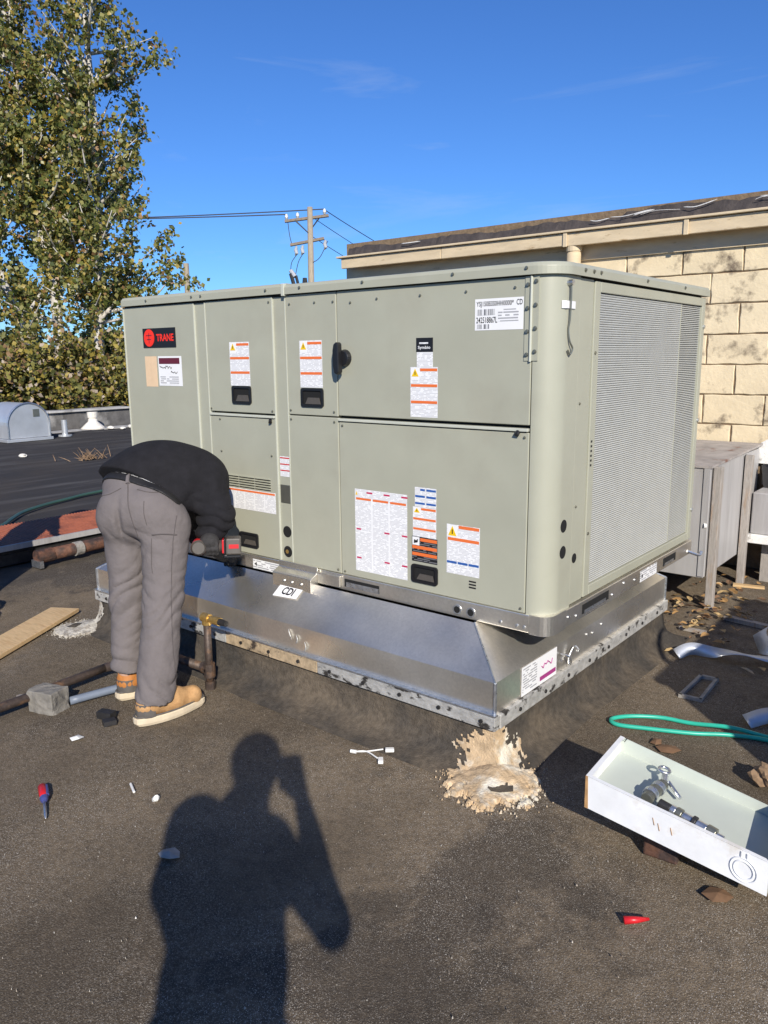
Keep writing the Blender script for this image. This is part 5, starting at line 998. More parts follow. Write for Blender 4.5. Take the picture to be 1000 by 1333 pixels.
# litter that nobody could count: fallen leaves round the duct legs, grit over the roof
def leaf_litter(n):
    q = MB()
    for i in range(n):
        if i < n * 0.6: x, y = random.gauss(0.05, 0.22), random.gauss(2.15, 0.28)
        else: x, y = random.uniform(-0.1, 1.3), random.uniform(1.2, 3.0)
        if (x < 0.10 and y < 1.65): continue
        s = random.uniform(0.010, 0.032); a = random.uniform(0, 6.28); tl = random.uniform(-0.5, 0.5); u = Vector((math.cos(a), math.sin(a), tl * 0.5)); w = Vector((-math.sin(a), math.cos(a), random.uniform(-0.4, 0.4))); c = Vector((x, y, 0.010 + random.uniform(0, 0.012)))
        q.add([c - u * s, c - u * s * 0.4 - w * s * 0.55 + Vector((0, 0, 0.006)), c + u * s * 0.35 - w * s * 0.5 + Vector((0, 0, 0.010)), c + u * s * 1.2 + Vector((0, 0, 0.004)), c + u * s * 0.35 + w * s * 0.5 + Vector((0, 0, 0.010)), c - u * s * 0.4 + w * s * 0.55 + Vector((0, 0, 0.006)), c], [(0, 1, 6), (1, 2, 6), (2, 3, 6), (3, 4, 6), (4, 5, 6), (5, 0, 6)])
    o = q.build('leaf_litter', 'leaf_dry'); tag(o, 'scattered dry fallen leaves round the duct legs', 'leaves', kind='stuff')
leaf_litter(210)
q = MB()
for i in range(1300):
    x, y = random.uniform(-2.6, 1.6), random.uniform(-2.0, 1.0)
    if -2.6 < x < 0.03 and y > -0.25: continue
    if i % 3: x, y = random.uniform(-1.2, 1.4), random.uniform(-1.9, -0.4)
    s = random.uniform(0.0007, 0.0018) * (2.2 if random.random() < 0.03 else 1); z = s * 0.3 - 0.004; e = lambda: random.uniform(0.6, 1.2) * s
    q.add([(x - e(), y, z), (x, y - e(), z), (x + e(), y, z), (x, y + e(), z), (x, y, z + e() + 0.004)], [(0, 1, 4), (1, 2, 4), (2, 3, 4), (3, 0, 4)])
tag(q.build('roof_grit', 'grit'), 'pale loose mineral grit strewn over the roof', 'grit', kind='stuff')
# old unit standing to the right, outside the picture, whose shade falls into it
od = thing('old_unit', (2.5, 0.2, 0), 'old removed rooftop unit standing right of the view', 'air conditioner')
MB().box(1.80, 3.2, -0.545, 0.95, 0.08, 1.16).build('cabinet', 'old_unit', od, bevel=0.006); MB().box(1.78, 3.22, -0.565, 0.97, 1.162, 1.20).build('lid', 'old_unit', od, bevel=0.006)
for y in (-0.5, 0.82): MB().box(1.82, 3.18, y, y + 0.08, 0.0, 0.079).build('skid', 'wood_grey', od)
for z in (0.25, 0.45, 0.65, 0.85): MB().box(1.788, 1.799, -0.4, 0.8, z, z + 0.04).build('louvre', 'steel_dark', od)
MB().tube(curve_pts([(1.80, -0.35, 1.19), (1.77, -0.30, 1.26), (1.79, -0.22, 1.36), (1.85, -0.20, 1.40)], 6), [0.05] * 6 + [0.045] * 6 + [0.035, 0.03, 0.025, 0.02, 0.015, 0.010, 0.004], 8, flat=0.35).build('bent_flap', 'steel_dark', od)

# ------------------------------------------------------------------ people: smooth-blended solids meshed by surface nets
def sd_cap(P, a, b, ra, rb):
    a, b = np.array(a, float), np.array(b, float); ba = b - a; h = np.clip(((P - a) @ ba) / (ba @ ba), 0, 1)
    return np.linalg.norm(P - a - h[..., None] * ba, axis=-1) - (ra + (rb - ra) * h)
def sd_ell(P, c, r, rot=None):
    q = P - np.array(c, float)
    if rot is not None: q = q @ np.array(rot)
    r = np.array(r, float); k0 = np.linalg.norm(q / r, axis=-1); k1 = np.linalg.norm(q / r ** 2, axis=-1) + 1e-9
    return k0 * (k0 - 1) / k1
def smin(a, b, k):
    h = np.clip(0.5 + 0.5 * (b - a) / k, 0, 1); return b + (a - b) * h - k * h * (1 - h)
def nets(V, o, h):
    S = V < 0; nx, ny, nz = V.shape; sh = (nx - 1, ny - 1, nz - 1)
    def cor(A, i, j, k): return A[i:nx - 1 + i, j:ny - 1 + j, k:nz - 1 + k]
    cnt = np.zeros(sh, int)
    for i in (0, 1):
        for j in (0, 1):
            for k in (0, 1): cnt += cor(S, i, j, k)
    act = (cnt > 0) & (cnt < 8); idx = -np.ones(sh, int); idx[act] = np.arange(act.sum()); acc = np.zeros(sh + (3,)); num = np.zeros(sh)
    for ax_ in range(3):
        for p in (0, 1):
            for q in (0, 1):
                c0 = [0, 0, 0]; ot = [t for t in range(3) if t != ax_]; c0[ot[0]], c0[ot[1]] = p, q; c1 = list(c0); c1[ax_] = 1
                a, b = cor(V, *c0), cor(V, *c1); m = (a < 0) != (b < 0); t = np.where(m, a / np.where(m, a - b, 1), 0)
                for d in range(3): acc[..., d] += m * (c0[d] + (t if d == ax_ else 0))
                num += m
    ii = np.argwhere(act); v = (ii + acc[act] / num[act][:, None]) * h + o; F = []
    for ax_ in range(3):
        o1, o2 = [(1, 2), (2, 0), (0, 1)][ax_]; sl = [slice(1, -1)] * 3; sl[ax_] = slice(0, -1); s2 = list(sl); s2[ax_] = slice(1, None)
        a, b = S[tuple(sl)], S[tuple(s2)]; e = np.argwhere(a != b); flip = a[a != b]
        off = np.array([1, 1, 1]); off[ax_] = 0; e = e + off
        def cell(d1, d2):
            c = e.copy(); c[:, o1] -= d1; c[:, o2] -= d2; return idx[c[:, 0], c[:, 1], c[:, 2]]
        q = np.stack([cell(1, 1), cell(0, 1), cell(0, 0), cell(1, 0)], 1); q[~flip] = q[~flip][:, ::-1]; F.append(q)
    return v, np.concatenate(F)
def body_mesh(name, m, parent, prims, h=0.008, k=0.04, disp=None, cuts=(), smooth_it=2):
    lo, hi = np.full(3, 1e9), np.full(3, -1e9)
    for p in prims:
        if p[0] == 'c':
            for q, r in ((p[1], p[3]), (p[2], p[4])): lo = np.minimum(lo, np.array(q) - r); hi = np.maximum(hi, np.array(q) + r)
        else: r = max(p[2]); lo = np.minimum(lo, np.array(p[1]) - r); hi = np.maximum(hi, np.array(p[1]) + r)
    lo -= 0.03; hi += 0.03; N = np.ceil((hi - lo) / h).astype(int) + 1
    G = np.stack(np.meshgrid(*[lo[i] + h * np.arange(N[i]) for i in range(3)], indexing='ij'), -1); D = None
    for p in prims:
        d = sd_cap(G, *p[1:5]) if p[0] == 'c' else sd_ell(G, p[1], p[2], p[3] if len(p) > 3 else None)
        kk = p[5] if p[0] == 'c' and len(p) > 5 else k; D = d if D is None else smin(D, d, kk)
    if disp: D = D + disp(G)
    for cut in cuts:
        c, n = cut[:2]; n = np.array(n, float); n /= np.linalg.norm(n); q = (G - np.array(c)) @ n
        if len(cut) > 2: q = np.where(np.linalg.norm(G - np.array(c), axis=-1) > cut[2], -1.0, q)
        D = np.maximum(D, q)
    D[0], D[-1], D[:, 0], D[:, -1], D[:, :, 0], D[:, :, -1] = 1, 1, 1, 1, 1, 1
    v, f = nets(D, lo, h); me = bpy.data.meshes.new(name); o0 = np.array(org(parent)); me.from_pydata((v - o0).tolist(), [], f.tolist()); me.materials.append(mt(m))
    me.polygons.foreach_set('use_smooth', [True] * len(me.polygons)); o = bpy.data.objects.new(name, me); COL.objects.link(o); o.parent = parent; ORG[o.name] = Vector(o0)
    if smooth_it: s = o.modifiers.new('s', 'SMOOTH'); s.factor = 0.5; s.iterations = smooth_it
    return o
def boot(parent, heel, toe, cuff_z, mats=('leather_tan', 'leather_orange', 'sole_cream'), w=0.050, lift=0.0):
    """Moc-toe work boot: upper, shaft collar, pale wedge sole, heel counter."""
    heel, toe = Vector(heel), Vector(toe); d = (toe - heel); L = d.length; d.normalize(); z = Vector((0, 0, 1)); H = lambda t, zz, s=0.0: tuple(heel + d * (L * t) + Vector((-d.y, d.x, 0)) * s + z * (zz + lift))
    b = body_mesh('boot', mats[0], parent, [('c', H(0.17, 0.07), H(0.50, 0.065), 0.042, 0.046), ('c', H(0.50, 0.060), H(0.84, 0.052), 0.047, 0.042), ('c', H(0.22, 0.08), H(0.25, cuff_z), 0.046, 0.050), ('c', H(0.34, 0.115), H(0.56, 0.07), 0.042, 0.044)], 0.006, 0.03, lambda G: 0.0022 * fold_noise(G, 5, 90), cuts=((H(0, 0.026), (0, 0, -1)),))
    out = []
    for i in range(28):
        a = 2 * math.pi * i / 28; t = 0.5 + 0.5 * math.cos(a); ww = w * (0.80 + 0.28 * math.sin(math.pi * min(1, t * 1.15))) * abs(math.sin(a)) ** 0.55 * (1 if math.sin(a) >= 0 else -1); out.append((t, ww))
    so = MB(); n = len(out)
    for zz, g in ((0.0, 0.97), (0.012, 1.03), (0.030, 1.03), (0.034, 0.98)): so.v += [H(0.5 + (t - 0.5) * g, zz, s * g) for t, s in out]
    for kz in range(3): so.f += [(kz * n + i, kz * n + (i + 1) % n, (kz + 1) * n + (i + 1) % n, (kz + 1) * n + i) for i in range(n)]
    so.f += [tuple(range(n))[::-1], tuple(range(3 * n, 4 * n))]; so.build('sole', mats[2], b)
    if cuff_z > 0.13: MB().tube([H(0.235, 0.115), H(0.245, cuff_z - 0.004)], [0.0505, 0.0525], 18).build('shaft_collar', mats[1], b, smooth=True)
    MB().tube([H(0.5 + (t - 0.5) * 1.0, 0.039, s * 0.97) for t, s in out] + [H(0.5 + (out[0][0] - 0.5), 0.039, out[0][1] * 0.97)], 0.0035, 6).build('welt', 'leather_dark', b)
    hc = MB(); 
    for zz, rr_ in ((0.036, 0.050), (0.06, 0.0505), (0.092, 0.0495)):
        for i in range(9): a = R(-100 + 200 * i / 8); hc.v.append(tuple(Vector(H(0.19, zz)) + (-d * math.cos(a) + Vector((-d.y, d.x, 0)) * math.sin(a)) * rr_))
    for kz in range(2): hc.f += [(kz * 9 + i, kz * 9 + i + 1, (kz + 1) * 9 + i + 1, (kz + 1) * 9 + i) for i in range(8)]
    hc.build('heel_counter', 'leather_dark', b, smooth=True)
    for k in range(4): MB().tube([H(0.36 + 0.055 * k, 0.128 - 0.012 * k, -0.022), H(0.37 + 0.055 * k, 0.134 - 0.012 * k, 0.0), H(0.36 + 0.055 * k, 0.128 - 0.012 * k, 0.022)], 0.003, 5).build('lace', 'leather_dark', b)
    return b

# --- the worker bent over the unit's base rail
W = thing('person', (-1.47, -0.65, 0), 'person in black sweatshirt and grey work trousers bending over with an impact driver', 'person')
HR, KR, AR = (-1.445, -0.515, 0.78), (-1.395, -0.585, 0.49), (-1.322, -0.712, 0.085)
HL, KL, AL = (-1.645, -0.570, 0.77), (-1.632, -0.602, 0.45), (-1.608, -0.648, 0.12)
WROT = [[0.777, -0.63, 0], [0.63, 0.777, 0], [0, 0, 1]]; WCUT, WNRM = (-1.620, -0.535, 0.925), (-0.10, 0.74, 0.66)
def ridges(ph): return 1 - 1.55 * np.abs(np.sin(ph)) ** 0.6          # rounded crests between sharp valleys
def trouser_folds(G):
    x, y, z = G[..., 0], G[..., 1], G[..., 2]; u = x * 0.777 + y * 0.63
    w = 2.2 * fold_noise(G, 41, 9) + 1.2 * fold_noise(G, 42, 22)
    d1, d2 = ridges(z * 36 + u * 26 + 2.4 * w), ridges(z * 44 - u * 30 + 2.8 * w + 1)
    low = np.exp(-((z - 0.16) / 0.10) ** 2); knee = np.exp(-((z - 0.48) / 0.13) ** 2); seat = np.exp(-((z - 0.73) / 0.05) ** 2)
    g1, g2 = np.clip(0.30 + 1.5 * fold_noise(G, 31, 17), 0, 1), np.clip(0.30 - 1.5 * fold_noise(G, 31, 17), 0, 1)
    crease = 0.020 * np.exp(-(((x - (-1.555)) * 0.777 + (y - (-0.66)) * 0.63) / 0.014) ** 2) * np.exp(-((z - 0.80) / 0.085) ** 2)
    return 0.0115 * (low + 0.7 * knee + 0.6 * seat) * (d1 * g1 + d2 * g2) + 0.003 * fold_noise(G, 3, 26) + 0.0022 * fold_noise(G, 8, 70) + crease
SEAT = [('e', (-1.560, -0.550, 0.835), (0.172, 0.132, 0.13), WROT), ('e', (-1.618, -0.615, 0.820), (0.100, 0.092, 0.112), WROT), ('e', (-1.465, -0.555, 0.830), (0.106, 0.093, 0.112), WROT), ('e', (-1.615, -0.500, 0.925), (0.172, 0.125, 0.10), WROT)]
tro = body_mesh('trousers', 'trousers', W, [
    ('c', HR, KR, 0.106, 0.080, 0.05), ('c', KR, AR, 0.080, 0.078, 0.03), ('c', HL, KL, 0.106, 0.074, 0.05), ('c', KL, AL, 0.074, 0.068, 0.03)] + SEAT, 0.0065, 0.035, trouser_folds,
    cuts=(((-1.335, 0, 0.100), (-0.15, 0, -1)), (WCUT, WNRM)), smooth_it=0)
# belt, loop and a sliver of undershirt follow the tilted waist
wc, wnrm = Vector(WCUT), Vector(WNRM).normalized()
def band(name, m, grow, lo_, hi_): return body_mesh(name, m, W, [(p[0], p[1], tuple(r + grow for r in p[2]), p[3]) for p in SEAT], 0.006, 0.035, cuts=((tuple(wc + wnrm * hi_), tuple(wnrm)), (tuple(wc + wnrm * lo_), tuple(-wnrm))), smooth_it=2)
band('belt', 'leather_black', 0.008, -0.034, 0.002)
band('undershirt', 'paper', 0.002, 0.0, 0.0075)
from mathutils.bvhtree import BVHTree
def surface_lines(o, rays, r, name, m, parent, lift=0.001):
    """Stitched seams laid on a garment: each point is where a line from the first to the second point meets the cloth."""
    bv = BVHTree.FromPolygons([v.co[:] for v in o.data.vertices], [p.vertices[:] for p in o.data.polygons]); o0 = org(o); pts = []
    for a, b in rays:
        a, b = Vector(a) - o0, Vector(b) - o0; h = bv.ray_cast(a, (b - a).normalized(), 3.0)
        if h[0] is not None: pts.append(h[0] + h[1] * lift + o0)
    if len(pts) > 1: return MB().tube(pts, r, 5).build(name, m, parent)
back = Vector((0.60, -0.74, 0.30))
def seam(ctrl, r=0.0022, name='seam', m='trouser_seam'): 
    pts = curve_pts(ctrl, 6); return surface_lines(tro, [(p + back * 0.4, p) for p in pts], r, name, m, tro)
Rr = Vector((0.777, 0.63, 0)); SC = Vector((-1.560, -0.560, 0.0))
def sp(a, z): return SC + Rr * a + Vector((0, 0, z))
seam([sp(-0.030, 0.955), sp(-0.018, 0.90), sp(-0.005, 0.83), sp(0.012, 0.76), sp(0.025, 0.70)], 0.002, 'seat_seam')
seam([sp(0.185, 0.80), sp(0.172, 0.68), sp(0.165, 0.55), sp(0.165, 0.40), sp(0.168, 0.25), sp(0.175, 0.12)], 0.0018, 'outer_seam')
seam([sp(0.020, 0.915), sp(0.08, 0.900), sp(0.145, 0.905)], 0.002, 'yoke_seam'); seam([sp(-0.055, 0.925), sp(-0.10, 0.900), sp(-0.15, 0.895)], 0.002, 'yoke_seam')
seam([sp(0.090, 0.715), sp(0.135, 0.718), sp(0.185, 0.716)], 0.0032, 'pocket_zip'); seam([sp(0.088, 0.700), sp(0.086, 0.60), sp(0.09, 0.55)], 0.0016, 'pocket_edge')
seam([sp(0.060, 0.860), sp(0.063, 0.80), sp(0.072, 0.755)], 0.0016, 'pocket_edge')
seam([sp(-0.035, 1.00), sp(-0.03, 0.97), sp(-0.028, 0.945)], 0.011, 'belt_loop', 'trousers')
# seat seam, side seam, pocket openings
# sweatshirt
def shirt_folds(G):
    x, y, z = G[..., 0], G[..., 1], G[..., 2]; w = 2.4 * fold_noise(G, 51, 8) + 1.0 * fold_noise(G, 52, 20)
    f1 = ridges(z * 38 + y * 24 + 2.2 * w); f2 = ridges((x - y) * 26 + z * 20 + 2.4 * w + 2); arm_ = np.exp(-((z - 0.77) / 0.10) ** 2)
    gate = np.clip(0.25 + 1.4 * fold_noise(G, 54, 13), 0, 1)
    return 0.012 * f1 * arm_ + 0.007 * f2 * gate * (1 - arm_) + 0.004 * fold_noise(G, 12, 24)
SHR, ELR, WRR = (-1.474, -0.265, 0.925), (-1.388, -0.286, 0.785), (-1.390, -0.330, 0.715)
SHL, ELL, WRL = (-1.685, -0.245, 0.90), (-1.74, -0.20, 0.72), (-1.64, -0.13, 0.58)
body_mesh('sweatshirt', 'sweatshirt', W, [
    ('e', (-1.640, -0.490, 0.962), (0.188, 0.140, 0.118), WROT), ('e', (-1.615, -0.410, 0.988), (0.185, 0.150, 0.135), WROT), ('e', (-1.560, -0.315, 0.950), (0.185, 0.14, 0.14), WROT),
    ('e', (-1.545, -0.420, 0.880), (0.115, 0.12, 0.095), WROT), ('c', SHR, ELR, 0.090, 0.074, 0.05), ('c', ELR, WRR, 0.074, 0.056, 0.03), ('c', SHL, ELL, 0.090, 0.070, 0.05), ('c', ELL, WRL, 0.070, 0.048, 0.03),
    ('c', (-1.57, -0.24, 0.93), (-1.58, -0.185, 0.875), 0.09, 0.072)], 0.0065, 0.05, shirt_folds, cuts=((tuple(Vector(WCUT) + Vector(WNRM).normalized() * 0.006), tuple(-c for c in WNRM), 0.29), ((0, -0.02, 0), (0, 1, 0))), smooth_it=1)
# body under the clothes: one continuous figure with head, neck and limbs
hdC = Vector((-1.600, -0.135, 0.790))
body_mesh('body', 'skin', W, [('c', HR, KR, 0.07, 0.055), ('c', KR, AR, 0.05, 0.04), ('c', HL, KL, 0.07, 0.055), ('c', KL, AL, 0.05, 0.04), ('e', (-1.56, -0.55, 0.84), (0.13, 0.09, 0.09)),
    ('c', (-1.60, -0.52, 0.92), (-1.61, -0.41, 0.96), 0.08, 0.09), ('c', (-1.61, -0.41, 0.96), (-1.57, -0.27, 0.93), 0.09, 0.09), ('c', (-1.57, -0.27, 0.93), (-1.60, -0.16, 0.85), 0.06, 0.055),
    ('e', tuple(hdC), (0.072, 0.070, 0.105)), ('e', tuple(hdC + Vector((0, -0.065, -0.02))), (0.016, 0.022, 0.03)), ('e', tuple(hdC + Vector((-0.072, 0, 0))), (0.012, 0.022, 0.03)), ('e', tuple(hdC + Vector((0.072, 0, 0))), (0.012, 0.022, 0.03)),
    ('c', SHR, ELR, 0.05, 0.042), ('c', ELR, WRR, 0.040, 0.028), ('c', SHL, ELL, 0.05, 0.042), ('c', ELL, WRL, 0.04, 0.028)], 0.009, 0.03)
body_mesh('hair', 'hair', W, [('e', (hdC.x, hdC.y + 0.012, hdC.z - 0.012), (0.079, 0.066, 0.104))], 0.008, 0.02, lambda G: 0.003 * fold_noise(G, 2, 150))
boot(W, (-1.337, -0.800, 0.0), (-1.298, -0.488, 0.0), 0.105)
boot(W, (-1.612, -0.705, 0.0), (-1.612, -0.400, 0.0), 0.165, ('leather_orange', 'leather_orange', 'sole_cream'))
# impact driver: bit toward the unit, grip along the rail, battery at the grip's end
dax, day, daz = Vector((0.66, 0.75, -0.02)).normalized(), None, None
day = Vector((-0.75, 0.66, -0.10)); day = (day - dax * day.dot(dax)).normalized(); daz = dax.cross(day)
dC = Vector((-1.395, -0.385, 0.668))
def dp(a, b, c): return dC + dax * a + day * b + daz * c
DM = Matrix((( dax.x, day.x, daz.x, dC.x), (dax.y, day.y, daz.y, dC.y), (dax.z, day.z, daz.z, dC.z), (0, 0, 0, 1)))
dv = thing('impact_driver', tuple(dC), 'red and dark grey cordless impact driver in the worker\'s hand', 'power tool')
MB().tube([dp(0, -0.065, 0), dp(0, -0.055, 0), dp(0, 0.035, 0), dp(0, 0.06, 0), dp(0, 0.085, 0)], [0.022, 0.033, 0.034, 0.028, 0.016], 16).build('motor_housing', 'plastic_red', dv, smooth=True)
MB().tube([dp(0, -0.068, 0), dp(0, -0.052, 0)], [0.026, 0.0345], 16).build('end_cap', 'tool_grey', dv)
MB().tube([dp(0, 0.085, 0), dp(0, 0.105, 0)], 0.011, 12).build('chuck', 'steel_dark', dv); MB().tube([dp(0, 0.105, 0), dp(0, 0.20, 0)], 0.0045, 8).build('bit', 'zinc', dv)
MB().tube([dp(0.015, -0.01, 0), dp(0.05, -0.015, 0), dp(0.095, -0.01, 0)], [0.024, 0.020, 0.025], 14, flat=1.15).build('grip', 'tool_grey', dv, smooth=True)
MB().box(0.098, 0.112, -0.042, 0.045, -0.030, 0.030, DM).build('battery_mount', 'plastic_red', dv, bevel=0.004)
MB().box(0.106, 0.114, -0.046, 0.046, -0.033, 0.033, DM).build('battery_collar', 'black_plastic', dv, bevel=0.003)
bb = MB().box(0.1145, 0.180, -0.050, 0.055, -0.036, 0.036, DM).build('battery', 'tool_grey', dv, bevel=0.007)
MB().box(0.128, 0.170, -0.0515, -0.0500, -0.008, 0.010, DM).build('battery_label', 'plastic_red', bb); MB().box(0.105, 0.178, -0.03, 0.05, -0.052, -0.0365, DM).build('battery_foot', 'black_plastic', dv, bevel=0.004)
# right glove closed round the grip, thumb over the top
gl = [('e', tuple(dp(0.045, -0.030, 0.020)), (0.040, 0.030, 0.024), [[dax.x, day.x, daz.x], [dax.y, day.y, daz.y], [dax.z, day.z, daz.z]]), ('c', tuple(dp(0.045, -0.028, 0.030)), tuple(Vector(WRR)), 0.030, 0.036, 0.03)]
for i, (a, rr_) in enumerate(((0.018, 0.0100), (0.038, 0.0105), (0.058, 0.0100), (0.076, 0.0088))):
    pts = [dp(a, -0.012 + (0.034 + 0.002 * i) * math.cos(R(th)), (0.033) * math.sin(R(th))) for th in (150, 195, 240, 290, 335)]
    for k in range(4): gl.append(('c', tuple(pts[k]), tuple(pts[k + 1]), rr_, rr_ * 0.96, 0.006))
for p0, p1 in (((0.030, -0.02, 0.034), (0.012, 0.012, 0.040)), ((0.012, 0.012, 0.040), (-0.004, 0.034, 0.038))): gl.append(('c', tuple(dp(*p0)), tuple(dp(*p1)), 0.0125, 0.0105, 0.008))
g = body_mesh('glove', 'glove', W, gl, 0.004, 0.012, smooth_it=1)
for i, a in enumerate((0.018, 0.038, 0.058)): MB().tube([dp(a, -0.050, -0.004), dp(a, -0.052, 0.012), dp(a, -0.045, 0.026)], [0.006, 0.0075, 0.006], 8).build('knuckle_guard', 'plastic_red', g, smooth=True)
# left glove steadying the rail
lw = Vector(WRL); g2 = [('c', tuple(lw), tuple(lw + Vector((0.01, 0.05, -0.04))), 0.034, 0.036, 0.02), ('e', tuple(lw + Vector((0.012, 0.065, -0.055))), (0.042, 0.030, 0.032))]
for i in range(4):
    b = lw + Vector((-0.022 + 0.022 * i, 0.075, -0.065)); pts = [b, b + Vector((0, 0.025, -0.012)), b + Vector((0, 0.032, -0.034 + 0.003 * i)), b + Vector((0, 0.028, -0.052 + 0.004 * i))]
    for k in range(3): g2.append(('c', tuple(pts[k]), tuple(pts[k + 1]), 0.0105, 0.0098, 0.006))
g2.append(('c', tuple(lw + Vector((0.045, 0.055, -0.05))), tuple(lw + Vector((0.066, 0.07, -0.075))), 0.012, 0.011, 0.008))
body_mesh('glove', 'glove', W, g2, 0.005, 0.012, smooth_it=1)

# --- standing figures: the photographer behind the lens and a helper left of the frame
def standing(name, label, base, face, J, mats, h=0.012):
    """J maps joint names to (right, forward, up) metres from base; face is the facing direction."""
    f = Vector((face[0], face[1], 0)).normalized(); r = Vector((f.y, -f.x, 0)); B = Vector(base)
    g = {k: tuple(B + r * v[0] + f * v[1] + Vector((0, 0, v[2]))) for k, v in J.items()}
    rot = [[r.x, f.x, 0], [r.y, f.y, 0], [0, 0, 1]]; t = thing(name, tuple(base), label, 'person')
    hc_ = Vector(g['head']); fv = f
    body_mesh('body', 'skin', t, [('e', g['head'], (0.082, 0.100, 0.118), rot), ('e', tuple(hc_ + f * 0.098 + Vector((0, 0, -0.015))), (0.014, 0.02, 0.025), rot), ('e', tuple(hc_ + f * 0.06 - Vector((0, 0, 0.085))), (0.04, 0.035, 0.03), rot),
        ('e', tuple(hc_ + r * 0.08), (0.012, 0.025, 0.032), rot), ('e', tuple(hc_ - r * 0.08), (0.012, 0.025, 0.032), rot), ('c', tuple(hc_ - Vector((0, 0, 0.07))), g['neck'], 0.055, 0.06),
        ('c', g['neck'], g['pelvis'], 0.09, 0.10), ('c', g['sr'], g['er'], 0.05, 0.042), ('c', g['er'], g['wr'], 0.042, 0.028), ('c', g['sl'], g['el'], 0.05, 0.042), ('c', g['el'], g['wl'], 0.042, 0.028),
        ('c', g['hr'], g['kr'], 0.08, 0.055), ('c', g['kr'], g['ar'], 0.05, 0.04), ('c', g['hl'], g['kl'], 0.08, 0.055), ('c', g['kl'], g['al'], 0.05, 0.04)], h, 0.03)
    mid = (Vector(g['neck']) + Vector(g['pelvis'])) / 2; nk, pv = Vector(g['neck']), Vector(g['pelvis'])
    body_mesh('jacket', mats[0], t, [('e', tuple(nk.lerp(pv, 0.33)), (0.155, 0.12, 0.18), rot), ('e', tuple(nk.lerp(pv, 0.72)), (0.158, 0.13, 0.22), rot), ('c', g['sr'], g['er'], 0.062, 0.052, 0.025), ('c', g['er'], g['wr'], 0.050, 0.030, 0.012), ('c', g['sl'], g['el'], 0.082, 0.066, 0.04), ('c', g['el'], g['wl'], 0.066, 0.045, 0.02),
        ('c', g['sl'], g['sr'], 0.070, 0.055, 0.05)], h, 0.05, lambda G: 0.005 * fold_noise(G, 4, 28))
    body_mesh('trousers', mats[1], t, [('e', g['pelvis'], (0.165, 0.125, 0.13), rot), ('c', g['hr'], g['kr'], 0.10, 0.08), ('c', g['kr'], g['ar'], 0.08, 0.075), ('c', g['hl'], g['kl'], 0.10, 0.08), ('c', g['kl'], g['al'], 0.08, 0.075)], h, 0.03, lambda G: 0.004 * fold_noise(G, 6, 40), cuts=(((0, 0, 0.06), (0, 0, -1)),))
    body_mesh('cap', mats[2], t, [('e', tuple(hc_ + Vector((0, 0, 0.035))), (0.096, 0.112, 0.095), rot)], 0.008, 0.02, cuts=((tuple(hc_ + Vector((0, 0, 0.03))), (0, 0, -1)),))
    for sd_ in (-1, 1):
        e_ = hc_ + r * (0.031 * sd_) + f * 0.086 + Vector((0, 0, 0.006)); MB().tube([e_ - f * 0.006, e_, e_ + f * 0.004], [0.010, 0.009, 0.003], 10, flat=0.6).build('eye', 'hair', t)
    MB().tube([hc_ - r * 0.022 + f * 0.089 - Vector((0, 0, 0.062)), hc_ + f * 0.096 - Vector((0, 0, 0.064)), hc_ + r * 0.022 + f * 0.089 - Vector((0, 0, 0.062))], 0.004, 6).build('mouth', 'leather_orange', t)
    body_mesh('hair', 'hair', t, [('e', tuple(hc_ - f * 0.012 + Vector((0, 0, 0.01))), (0.086, 0.100, 0.105), rot)], 0.008, 0.02, cuts=((tuple(hc_ + f * 0.02), tuple(f)), (tuple(hc_ - Vector((0, 0, 0.06))), (0, 0, -1))))
    for hn, wn_ in (('wr', 1), ('wl', -1)):
        w = Vector(g[hn]); e = Vector(g['er' if wn_ > 0 else 'el']); dd = (w - e).normalized(); sdv_ = dd.cross(f).normalized() if abs(dd.dot(f)) < 0.95 else r
        pr_ = [('c', tuple(w), tuple(w + dd * 0.07), 0.028, 0.034, 0.02)]
        for i in range(4):
            b = w + dd * 0.085 + sdv_ * (-0.028 + 0.019 * i); l = (0.055, 0.065, 0.062, 0.048)[i]; pr_ += [('c', tuple(b), tuple(b + dd * l * 0.5 + f * 0.006), 0.009, 0.0088, 0.005), ('c', tuple(b + dd * l * 0.5 + f * 0.006), tuple(b + dd * l * 0.9 + f * 0.022), 0.0088, 0.008, 0.005)]
        b = w + dd * 0.03 + sdv_ * 0.034; pr_.append(('c', tuple(b), tuple(b + dd * 0.05 + sdv_ * 0.022), 0.012, 0.010, 0.006)); body_mesh('hand', 'skin', t, pr_, 0.005, 0.012)
    for an in ('ar', 'al'):
        a = Vector(g[an]); boot(t, tuple(Vector((a.x, a.y, 0)) - f * 0.075), tuple(Vector((a.x, a.y, 0)) + f * 0.225), 0.15)
    return t, g
fdir = Vector((-0.63, 0.777, 0)).normalized(); Bp = Vector((1.525, -2.702, 0))
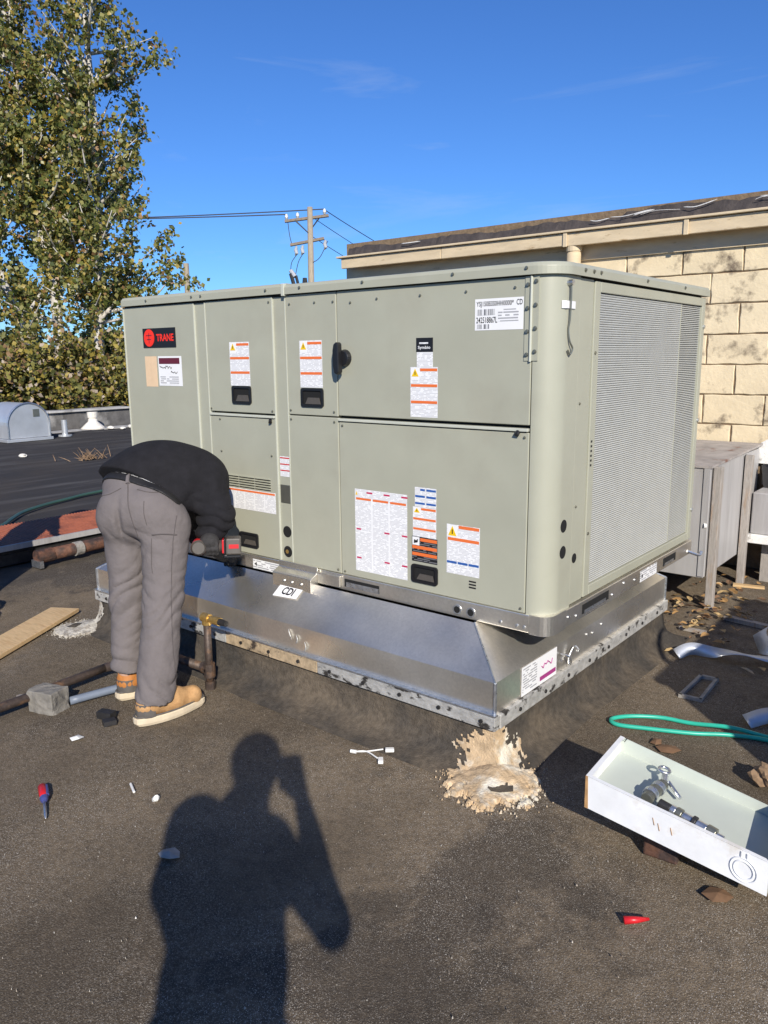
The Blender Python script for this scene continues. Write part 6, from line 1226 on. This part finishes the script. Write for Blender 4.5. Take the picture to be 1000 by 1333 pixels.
# the photographer's right is (0.777, 0.63): offsets measured from the shadow on the roof
standing('person', 'person behind the camera holding up a phone, seen only as a shadow', tuple(Bp), tuple(fdir),
    dict(head=(-0.070, 0.0, 1.600), neck=(-0.105, -0.02, 1.440), pelvis=(-0.135, -0.02, 0.93), sr=(-0.012, -0.01, 1.355), er=(0.135, 0.10, 1.100), wr=(0.062, 0.215, 1.355), sl=(-0.262, -0.01, 1.405), el=(-0.292, 0.02, 1.235), wl=(-0.225, 0.10, 1.02),
         hr=(-0.045, -0.02, 0.90), kr=(-0.045, 0.02, 0.50), ar=(-0.04, 0.0, 0.09), hl=(-0.225, -0.02, 0.90), kl=(-0.235, 0.02, 0.50), al=(-0.245, 0.0, 0.09)), ('jacket', 'jeans', 'jacket'))
ph = thing('phone', tuple(CAM - fdir * 0.02 - Vector((0, 0, 0.12))), 'phone held up behind the lens outside the picture', 'phone')
rt = Vector((fdir.y, -fdir.x, 0)); Mp = Matrix(((rt.x, fdir.x, 0, CAM.x), (rt.y, fdir.y, 0, CAM.y), (0, 0, 1, CAM.z), (0, 0, 0, 1)))
MB().box(-0.026, 0.040, -0.034, -0.026, -0.115, 0.022, Mp).build('phone_body', 'black_plastic', ph, bevel=0.003); MB().box(-0.024, 0.038, -0.036, -0.0345, -0.110, 0.018, Mp).build('screen', 'black_hole', ph)
standing('person', 'helper at the left edge, only a tan boot toe in view', (-3.47, -0.62, 0), (0.85, 0.52),
    dict(head=(0, 0.03, 1.62), neck=(0, 0, 1.45), pelvis=(0, 0, 0.94), sr=(0.17, 0, 1.41), er=(0.22, -0.04, 1.13), wr=(0.19, -0.04, 0.88), sl=(-0.17, 0, 1.41), el=(-0.23, -0.02, 1.13), wl=(-0.22, 0.12, 0.92),
         hr=(0.09, 0, 0.91), kr=(0.10, 0.03, 0.50), ar=(0.10, 0.10, 0.09), hl=(-0.09, 0, 0.91), kl=(-0.10, 0.03, 0.50), al=(-0.10, 0.0, 0.09)), ('jacket', 'jeans', 'jacket'))
